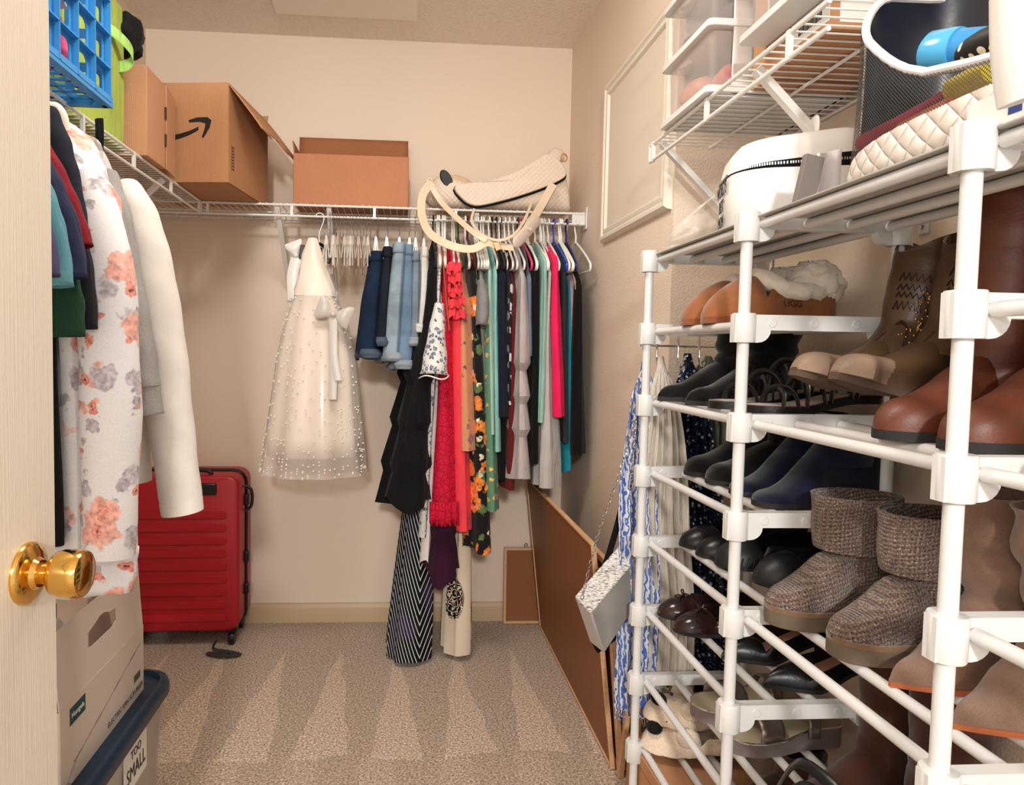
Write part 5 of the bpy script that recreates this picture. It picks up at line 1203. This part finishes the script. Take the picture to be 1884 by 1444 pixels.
kx = thing('shoe_box', 'plain cardboard shoe box on the floor under the rack', 'box', (.70, 1.52, 0), (0, 0, .04))
MB().box((0, 0, .098), (.22, .30, .196)).build('box_body', CARD, kx, bevel=.002)
MB().box((0, 0, .19), (.226, .306, .03)).build('box_lid', CARD, kx, bevel=.002)
pair(lambda l: boot(l, 'ankle_boot', 'brown boots on the lowest level', CHO, RUBB, L=.25, shaft=((.05, .18, .055, .042, 0), (.10, .19, .05, .042, 0), (.14, .19, .05, .042, 0)), seed=19),
     ['farther chocolate ankle boot on the lowest rack level', 'nearer chocolate ankle boot on the lowest rack level'], [(.64, 1.30, ST(7), .1), (.65, 1.20, ST(7), .1)])
pf = low_shoe('pink leather flat at the right edge on the third rack level', 'ballet_flat', 'single flats', leather('pink_flat', S(226, 168, 150), .4), leather('tan_outsole', S(150, 84, 44), .6), INSP, dome=.035, side=.03)
place(pf, .62, .60, ST(2), .15)
# ================================================================== purse, scarves and hooks at the end of the rack
hk = thing('hook_rack', 'white wire hook rack at the far end of the shoe rack', 'hook rack', (.60, 1.70, 1.195))
MB().tube([(0, 0, .03), (.26, 0, .03)], .003, 8).build('rail', CHROME, hk); MB().tube([(0, 0, -.005), (.26, 0, -.005)], .003, 8).build('rail', CHROME, hk)
MB().box((.004, 0, .012), (.008, .006, .055)).build('end_plate', WIRE, hk, bevel=.001)
for x in (.04, .095, .15, .205): MB().tube(spline([(x, 0, .03), (x, -.004, -.01), (x, -.006, -.04), (x, -.022, -.058), (x, -.036, -.045)], 5), .0028, 8).build('hook', CHROME, hk)
def scarf(name, label, top, bot, w0, w1, m, nf=5, amp=.012, seed=0, fringe=0, cat='scarf', th=.010):
    """long cloth gathered over a hook, falling to the floor; top and bot are (x, y, z)"""
    top, bot = Vector(top), Vector(bot); R = random.Random(seed); ph = R.uniform(0, 6); t = thing(name, label, cat, top, group='scarves at the end of the rack')
    rows = []; n = 44
    for j in range(34):
        q = j/33; c = (bot-top)*q; hw_ = lerp(w0, w1, smooth(q*2.2)**.8)/2*(.25+.75*smooth(q*9)); ring = []
        for k in range(n):
            a = 2*PI*k/n; x = math.cos(a); f = amp*smooth(q*4)*math.sin(nf*PI*x+ph+.7*math.sin(q*5))
            ring.append(Vector((c.x+hw_*x+.004*math.sin(q*11+ph), c.y+th*math.sin(a)+f, c.z)))
        rows.append(ring)
    MB().loft(rows).build('cloth', m, t)
    if fringe:
        mb = MB()
        for k in range(26):
            x = lerp(-w1/2, w1/2, (k+.5)/26); b = bot-top; mb.tube(spline([(b.x+x, b.y+R.uniform(-.01, .01), b.z+.004), (b.x+x+R.uniform(-.008, .008), b.y+R.uniform(-.012, .012), b.z-fringe*.5), (b.x+x+R.uniform(-.014, .014), b.y+R.uniform(-.012, .012), b.z-fringe*R.uniform(.7, 1.1))], 3), .0013, 4)
        f = mb.build('fringe', m, t); f['kind'] = 'stuff'
    return t
def swirl():
    t = NT('blue_swirl_print'); d = t.noise(14, 2); s = t.wave(38, 8, t.map((1, 1, .8)), dscale=1.4)
    c = t.mix(t.ramp(s, [(.46, 0.0), (.54, 1.0)]), S(222, 224, 228), S(88, 116, 182)); return t.fin(c, .85, 0, .2)
LINEN = NT('white_gauze'); LINEN.bump(LINEN.noise(6, 4, src=LINEN.map((55, 55, 4))), .8, .006); LINEN = LINEN.fin(LINEN.mix(1.0, S(226, 216, 202), LINEN.ramp(LINEN.noise(6, 4, src=LINEN.map((60, 60, 3))), [(.3, .86), (.7, 1.06)]), 'MULTIPLY'), .9, 0, .2)
def sequin():
    t = NT('navy_sequins'); cc = t.vor(150, out='Color'); v = t.vor(150)
    sp = t.ramp(t.sep(cc)[0], [(.86, 0.0), (.9, 1.0)], 'CONSTANT'); c = t.mix(sp, S(20, 32, 56), S(200, 214, 230))
    t.bump(v, .8, .003); return t.fin(c, .28, .35, .6)
SWIRL, SEQ = swirl(), sequin()
p = at(1185, 665, Y=1.685); q = at(1160, 1300, Y=1.66)
scarf('scarf', 'blue and white swirl-print scarf hanging at the rack end', (p.x, 1.688, p.z), (q.x+.018, 1.655, q.z), .06, .12, SWIRL, seed=1, fringe=.03)
p = at(1212, 655, Y=1.69); q = at(1225, 1260, Y=1.675)
scarf('scarf', 'long off-white gauze scarf with fringe behind the shoe rack', (p.x, 1.672, p.z), (q.x, 1.665, q.z), .05, .135, LINEN, nf=6, amp=.009, seed=2, fringe=.11)
p = at(1262, 650, Y=1.705); q = at(1300, 1285, Y=1.70)
scarf('scarf', 'navy sequinned scarf right of the white gauze scarf', (p.x, 1.705, p.z), (q.x+.01, 1.705, q.z), .07, .14, SEQ, nf=5, amp=.010, seed=3)
p = at(1300, 655, Y=1.715)
scarf('scarf', 'short grey-green scarf on the last hook', (p.x, 1.715, p.z), (p.x+.03, 1.72, p.z-.28), .06, .09, fabric('sage_cloth', S(120, 128, 118)), seed=4)

# silver clutch on a chain
SILF = mat('silver_leather', S(186, 182, 178), .32, .55); 
def crinkle():
    t = NT('crinkled_silver'); w_ = t.noise(9, 5, src=t.map((12, 12, 60))); c = t.ramp(w_, [(.36, S(96, 92, 90)), (.5, S(206, 202, 198)), (.7, S(236, 232, 228))]); t.bump(w_, .8, .003); return t.fin(c, .35, .45, .5)
cl = thing('clutch_purse', 'silver clutch purse hanging on a chain beside the shoe rack', 'purse', (0, 0, 0))
F_ = lambda u, v, y: at(u, v, Y=y)
# front face corners (photo order: near-left top, near-right top, right bottom, left bottom)
a, b, c, d = F_(1087, 1128, 1.60), F_(1170, 1030, 1.66), F_(1172, 1112, 1.66), F_(1112, 1203, 1.60)
back_ = Vector((-.030, .028, .018))
def slabq(q, off0, off1): return [[p_+off0 for p_ in q], [p_+off1 for p_ in q]]
MB().loft(slabq([a, b, c, d], Vector(), back_)).build('purse_body', SILF, cl, bevel=.004)
n_ = (b-a).cross(d-a).normalized()
if n_.y > 0: n_ = -n_
MB().loft([[a+n_*.003, b+n_*.003, b+back_+Vector((-.004, 0, .014)), a+back_+Vector((-.004, 0, .014))], [a-n_*.002-Vector((0, 0, .006)), b-n_*.002-Vector((0, 0, .006)), b+back_, a+back_]]).build('crinkled_flap', crinkle(), cl, bevel=.003)
def chain(P, r=.0052, step=.011):
    mb = MB(); P = spline(P, 12); acc = 0; k = 0; last = P[0]
    for p_ in P[1:]:
        if (p_-last).length >= step:
            d_ = (p_-last).normalized(); m_ = (p_+last)/2; s1 = d_.orthogonal().normalized(); s1 = s1 if k % 2 else d_.cross(s1)
            mb.tube([m_+d_*r*1.25*math.cos(a_)+s1*r*.7*math.sin(a_) for a_ in [2*PI*i/10 for i in range(10)]], .0011, 5, closed=True); last = p_; k += 1
    return mb
ch1 = chain([F_(1070, 1105, 1.61), F_(1100, 985, 1.62), F_(1140, 870, 1.63), F_(1170, 768, 1.61)])
ch1.build('chain', CHROME, cl)
chain([F_(1168, 1015, 1.665), F_(1160, 950, 1.66), F_(1162, 880, 1.65), F_(1170, 768, 1.61)]).build('chain', CHROME, cl)
bb = thing('shoulder_bag', 'black shoulder bag hidden behind the silver clutch', 'bag', (0, 0, 0))
q = [F_(1078, 1150, 1.68), F_(1168, 1060, 1.72), F_(1172, 1150, 1.72), F_(1100, 1205, 1.68)]
MB().loft(slabq(q, Vector((.0, .0, 0)), Vector((-.0, .035, 0)))).build('bag_body', BLACKF, bb, bevel=.006)
strap([(1092, 1080, 1.68), (1110, 1050, 1.68), (1140, 950, 1.69), (1158, 860, 1.69)], .016, 'bag_strap', BLACKF, bb)
MB().box(F_(1105, 1055, 1.675), (.03, .005, .014), Matrix.Rotation(.9, 3, 'Y')).build('strap_buckle', BLACK, bb, bevel=.002)

# ================================================================== on top of the rack
ZT = TZ(0)+.042
VIN = mat('white_vinyl', S(240, 238, 234), .35, var=(9, .02))
cs = thing('vanity_case', 'white zip-up vanity case with black zipper on top of the shoe rack', 'case', (.722, 1.262, ZT), (0, 0, -.27))
rc = rrect(.235, .20, .065, 7)
rings = [[Vector((x*k, y*k, z)) for x, y in rc] for z, k in ((0, .95), (.006, 1), (.06, 1.015), (.098, 1.0))]
MB().loft(rings).build('case_body', VIN, cs, ang=50)
rings = [[Vector((x*k, y*k, z+.012*(x*k)/.12)) for x, y in rc] for z, k in ((.112, 1.0), (.128, .99), (.146, .95), (.160, .84), (.166, .55), (.167, .15))]
MB().loft(rings).build('case_lid', VIN, cs, ang=60)
MB().loft([[Vector((x*k, y*k, z+(.012*x/.12 if z > .1 else 0))) for x, y in rc] for z, k in ((.097, 1.0), (.1, 1.012), (.112, 1.012), (.114, 1.0))]).build('zipper_tape', BLACKF, cs)
mb = MB()
P = spline([Vector((x*1.014, y*1.014, .106+.005*x/.12)) for x, y in rc], 60, True); step = .0038; last = P[0]
for p_ in P:
    if (p_-last).length > step: mb.box(p_, (.0022, .0022, .0045)); last = p_
z_ = mb.build('zipper_teeth', STEEL, cs, smooth_=False); z_['kind'] = 'stuff'
MB().tube(spline([(.03, .03, .165), (.03, .035, .19), (.03, -.0, .195), (.03, -.04, .19), (.03, -.035, .165)], 5), .008, 8, flat=(.45, 1.5)).build('top_handle', VIN, cs)
INKB = mat('print_black', S(30, 28, 28), .6)
for k, wd in enumerate(("WORLD'S", 'BEST', 'MOM')): put_text(wd, .034, INKB, cs, 'case_lettering', (-.1215, .0, .079-.030*k), (0, -1, 0), (0, 0, 1), .62)
mgz = thing('booklet', 'glossy white booklet stuck between the vanity case and the mesh bag', 'booklet', (.672, 1.10, ZT), (.0, 0, .2))
MB().grid(8, 6, lambda i, j: Vector((.0+.05*i, .012*math.sin(i*3), .10*j+.012*i))).build('booklet_pages', mat('gloss_paper', S(236, 232, 236), .2), mgz, solid=.004)
sc_ = MB().box((0, 0, 0), (.03, .012, .075), Matrix.Rotation(.2, 3, 'Y')).build('grey_carton', mat('grey_board', S(120, 112, 108), .6), loc=(.626, 1.045, ZT+.042), bevel=.001)
tag(sc_, 'thin grey carton edge standing beside the mesh bag', 'box')
# zip-top plastic bag
def crum(i, j):
    x = lerp(-.02, .12, i); z = .145*j*(.10+.90*i**.8); return Vector((x, .02*math.sin(i*7+j*4)*(1-j)+.012*mnoise.noise(Vector((i*5, j*5, 0))), z))
zb = thing('zip_bag', 'crumpled clear zip-top plastic bag leaning on the vanity case', 'plastic bag', (.600, 1.50, ZT+.004), (0, 0, -.35))
for s_ in (0, 1): MB().grid(18, 16, lambda i, j: crum(i, j)+Vector((0, (.018*math.sin(i*PI)*math.sin(min(j*1.2, 1)*PI)+.002)*(1 if s_ else -1), 0))).build('film', FILM, zb)
MB().box((.112, 0, .138), (.03, .004, .008)).build('zip_strip', mat('zip_blue', S(58, 130, 180), .4), zb, bevel=.001)

# mesh-sided quilted carrier
MESH = NT('black_mesh'); xyz = MESH.sep()
g1 = MESH.math('ABSOLUTE', MESH.math('SINE', MESH.math('MULTIPLY', MESH.math('ADD', xyz[1], xyz[2]), 700))); g2 = MESH.math('ABSOLUTE', MESH.math('SINE', MESH.math('MULTIPLY', MESH.math('SUBTRACT', xyz[1], xyz[2]), 700)))
al = MESH.math('MAXIMUM', MESH.math('LESS_THAN', g1, .42), MESH.math('LESS_THAN', g2, .42)); MESH = MESH.fin(S(62, 60, 58), .55, 0, .5, alpha=al)
NAVL = leather('navy_satin_lining', S(26, 30, 42), .3, .3, .25, 40); QW = NT('quilted_white'); xyz = QW.sep()
h_ = QW.math('POWER', QW.math('MULTIPLY', dia(QW, QW.math('ADD', xyz[1], xyz[2]), 100), dia(QW, QW.math('SUBTRACT', xyz[1], xyz[2]), 100)), .3); QW.bump(h_, .8, .006); QW = QW.fin(S(238, 228, 218), .42, 0, .5)
BGY, BGX = .72, .722
mbg = thing('mesh_carrier', 'white quilted carrier bag with black mesh side on top of the shoe rack', 'bag', (BGX, BGY, ZT))
L2, W2 = .27, .125
def plan(a, k=1.0): return Vector((W2*k*sup(math.cos(a), .6), L2*k*sup(math.sin(a), .6), 0))
def rim(a):
    x = math.cos(a); y = math.sin(a)
    f = smooth((-x-.05)/.75)                    # front (aisle) side dips low
    e = smooth((y+.30)/1.22)                   # far end rises to a corner
    return lerp(.285, lerp(.045+.02*(1-y*y), .215, e), f)
def base_top(a): return .040+.03*smooth((-math.sin(a)+.2)/.9)*0+.012*math.cos(a*2)
A = [2*PI*k/64 for k in range(64)]
MB().loft([[plan(a, k)+Vector((0, 0, z)) for a in A] for z, k in ((0, .90), (.006, .97), (.022, 1.0))]+[[plan(a, .985)+Vector((0, 0, base_top(a))) for a in A]]).build('quilted_base', QW, mbg, ang=60)
def wallr(k0, k1, a0, a1, nm, m, n=40, rows=7, sol=0):
    def fn(i, j):
        a = lerp(a0, a1, i); z0, z1 = base_top(a)*.98, rim(a); k = lerp(k0, k1, j); s_ = math.sin(a*5)*.010*math.sin(j*PI)
        return plan(a, k+s_)+Vector((0, 0, lerp(z0, z1, j)))
    return MB().grid(n, rows, fn).build(nm, m, mbg, solid=sol)
wallr(.985, .96, PI*.60, PI*1.45, 'mesh_side', MESH)
wallr(.985, .97, -PI*.58, PI*.61, 'rear_wall', QW, sol=.003)
wallr(.95, .93, -PI*.58, PI*.66, 'lining', NAVL)
MB().tube([plan(a, .93 if math.cos(a) < .2 else .97)+Vector((0, 0, rim(a))) for a in A], .0055, 8, closed=True).build('rim_piping', VIN, mbg)
# lid of the carrier thrown back: navy satin inside, white outside
MB().grid(20, 10, lambda i, j: Vector((W2*.95+.02*math.sin(j*PI)-.07*j*j, lerp(-L2*.9, L2*.80, i), .265+.10*j+.01*math.sin(i*9)*j))).build('lid_lining', NAVL, mbg, solid=.003)
MB().tube(spline([at(1866, -20, Y=.56)-Vector((BGX, BGY, ZT)), at(1868, 90, Y=.56)-Vector((BGX, BGY, ZT)), at(1880, 186, Y=.56)-Vector((BGX, BGY, ZT))], 6), .022, 12, flat=(.5, 1)).build('end_flap', VIN, mbg)
def content(nm, lab, cat, mb, m, loc, rot=(0, 0, 0)): return tag(mb.build(nm, m, loc=loc, rot=rot), lab, cat)
bo = thing('bottle', 'light blue squeeze bottle with wide cap in the mesh carrier', 'bottle', (.715, .755, ZT+.135), (-1.35, 0, .35))
MB().lathe([(0, 0), (.012, 0), (.016, .02), (.022, .06), (.024, .085), (0, .085)], 22).build('bottle_body', mat('bottle_blue', S(60, 150, 214), .25), bo)
MB().lathe([(0, .085), (.026, .085), (.027, .09), (.027, .118), (.022, .124), (0, .124)], 22).build('cap', mat('cap_blue', S(84, 180, 230), .2), bo)
DOT = NT('polka_dots'); DOT = DOT.fin(DOT.mix(DOT.ramp(DOT.vor(62, rnd_=.25), [(.30, 1.0), (.34, 0.0)]), S(16, 15, 20), S(240, 238, 236)), .6)
content('cosmetic_pouch', 'black pouch with white polka dots in the mesh carrier', 'pouch', MB().ball((0, 0, 0), .055, 24, 14, .7, 1.2, .40), DOT, (.665, .735, ZT+.118), (.1, .1, 0))
content('hair_brush', 'crimson wrapped bundle showing through the mesh side', 'bundle', MB().tube(spline([(-.02, .14, -.01), (.0, .05, .005), (.02, -.06, .03), (.02, -.10, .035)], 6), .020, 12, flat=(.8, 1)), fabric('crimson_wrap', S(150, 24, 52)), (.665, .80, ZT+.075))
content('makeup_tube', 'coral tube lying at the bottom of the mesh carrier', 'tube', MB().lathe([(0, 0), (.012, 0), (.013, .01), (.013, .09), (.008, .1), (.008, .12), (0, .12)], 16, 'Y'), mat('coral_plastic', S(226, 120, 84), .35), (.632, .77, ZT+.060), (0, 0, -.1))
content('makeup_tube', 'yellow tube lying near the middle of the mesh carrier', 'tube', MB().lathe([(0, 0), (.014, 0), (.015, .01), (.015, .06), (0, .06)], 16, 'Y'), mat('yellow_plastic', S(206, 180, 30), .35), (.634, .72, ZT+.082), (0, 0, -.1))
blob('cloth_bundle', 'dark grey cloth bundle lying in the mesh carrier', 'cloth', (.725, .78, ZT+.055), .06, fabric('dark_grey_cloth', S(60, 58, 62)), 1.2, 2.4, .75, 7, .15)
tc = thing('small_carton', 'small white carton with blue and green stripes at the rack front corner', 'box', (.612, .622, ZT), (0, 0, .06))
MB().box((0, 0, .017), (.045, .15, .034)).build('carton', mat('carton_white', S(236, 228, 224), .5), tc, bevel=.001)
for y, c_ in ((-.028, S(60, 150, 200)), (-.045, S(40, 150, 130)), (.02, S(40, 60, 130))): MB().box((-.0228, y, .018), (.0006, .014, .02)).build('printed_stripe', mat('stripe_%d' % int(y*1000), c_, .5), tc)

# ================================================================== on the right wire shelf
def drawers(label, x0, y0, x1, y1, z, nd, hgt, contents):
    """stack of clear drawers in a white frame, fronts towards the aisle"""
    t = thing('drawer_unit', label, 'drawers', ((x0+x1)/2, (y0+y1)/2, z)); wx, wy = x1-x0, y1-y0
    for k in range(nd+1):
        zz = k*hgt
        mb = MB().loft([[Vector((x, y, zz+dz)) for x, y in rrect(wx+.012, wy+.008, .012, 4)] for dz in (0, .014)]); mb.build('frame_shelf', WHITE, t, bevel=.0015)
    for s in (-1, 1): MB().box((.024, s*(wy/2-.003), nd*hgt/2), (wx-.05, .006, nd*hgt)).build('frame_side', WHITE, t, bevel=.001)
    MB().box((wx/2-.003, 0, nd*hgt/2), (.006, wy, nd*hgt)).build('frame_back', WHITE, t)
    for k in range(nd):
        zz = k*hgt+.015; h_ = hgt-.02; mb = MB()
        out = [[Vector((x*a, y*a, zz+dz)) for x, y in rrect(wx-.012, wy-.022, .012, 4)] for dz, a in ((0, .97), (h_, 1.0), (h_, .985), (.003, .955))]
        mb.loft(out); d_ = mb.build('drawer', CLEAR, t)
        MB().tube(spline([(-wx/2-.001, -.03, zz+h_*.75), (-wx/2-.010, 0, zz+h_*.72), (-wx/2-.001, .03, zz+h_*.75)], 5), .004, 8).build('drawer_pull', CLEAR, d_)
    for j, (dx, dy, k, r, col, sy) in enumerate(contents):
        blob('cosmetic_item', lab_c[j % len(lab_c)]+(' in the far clear drawers' if nd == 3 else ' in the wide white drawer unit'), 'cosmetic', ((x0+x1)/2+dx, (y0+y1)/2+dy, z+k*hgt+.02+r), r, mat('item_%d' % int(sum(col[:3])*1e5), col, .45), 1, sy, .9, j, .15)
    return t
lab_c = ['rose pink compact', 'dusty mauve pouch', 'dark grey hair tool', 'coral lipstick bundle', 'charcoal brush roll', 'peach powder pouch', 'plum brush case', 'hot pink bottle']
drawers('clear two-drawer unit at the far end of the right wire shelf', .612, 1.385, .90, 1.635, ZS, 3, .132, [(-.06, -.05, 0, .035, S(206, 120, 110), 1.6), (-.02, .06, 0, .032, S(150, 90, 96), 1.6), (-.07, -.06, 1, .03, S(70, 68, 74), 2.2), (-.02, .05, 1, .03, S(176, 96, 90), 1.4), (.05, -.02, 0, .035, S(50, 46, 50), 1.5), (-.09, .05, 0, .038, S(214, 150, 130), 1.5), (-.09, .08, 1, .028, S(120, 70, 90), 1.4), (-.07, -.10, 0, .022, S(236, 60, 110), .9)])
fb = thing('cardboard_box', 'flat cardboard mailer with a barcode label on the right wire shelf', 'box', (.80, 1.20, ZS))
MB().box((0, 0, .026), (.24, .20, .052)).build('box_body', CARD, fb, bevel=.001)
MB().box((-.06, -.1005, .03), (.08, .0006, .038)).build('shipping_label', MC['sign_paper'], fb)
MB().box((-.1205, -.05, .03), (.0006, .11, .040)).build('shipping_label', MC['sign_paper'], fb)
mb = MB()
for k in range(16): mb.box((-.1212, -.02-k*.0042, .034), (.0006, .0018 if k % 3 else .003, .024))
mb.build('barcode', BLACK, fb, smooth_=False)
tb2 = thing('cardboard_box', 'tall brown carton standing behind the clear drawers', 'box', (.79, 1.345, ZS))
MB().box((0, 0, .17), (.19, .05, .34)).build('box_body', CARD, tb2, bevel=.002)
drawers('wide white drawer unit on top of the flat mailer', .632, 1.01, .90, 1.295, ZS+.0535, 2, .14, [(-.05, .07, 0, .04, S(120, 122, 140), 1.4), (0, -.06, 0, .045, S(40, 40, 46), 1.4)])

# old shelf anchors left in the near right wall
for u, v, lb in ((1700, 418, 'white wall anchor with screw above the western boots'), (1415, 483, 'white wall anchor with screw above the tan slippers')):
    p = at(u, v, X=XR2-.003); t = thing('wall_anchor', lb, 'anchor', p)
    MB().box((0, 0, 0), (.006, .022, .026)).build('anchor_plate', WHITE, t, bevel=.002)
    MB().lathe([(0, -.003), (.0045, -.003), (.0045, -.005), (0, -.0055)], 12, 'X').build('screw_head', STEEL, t)
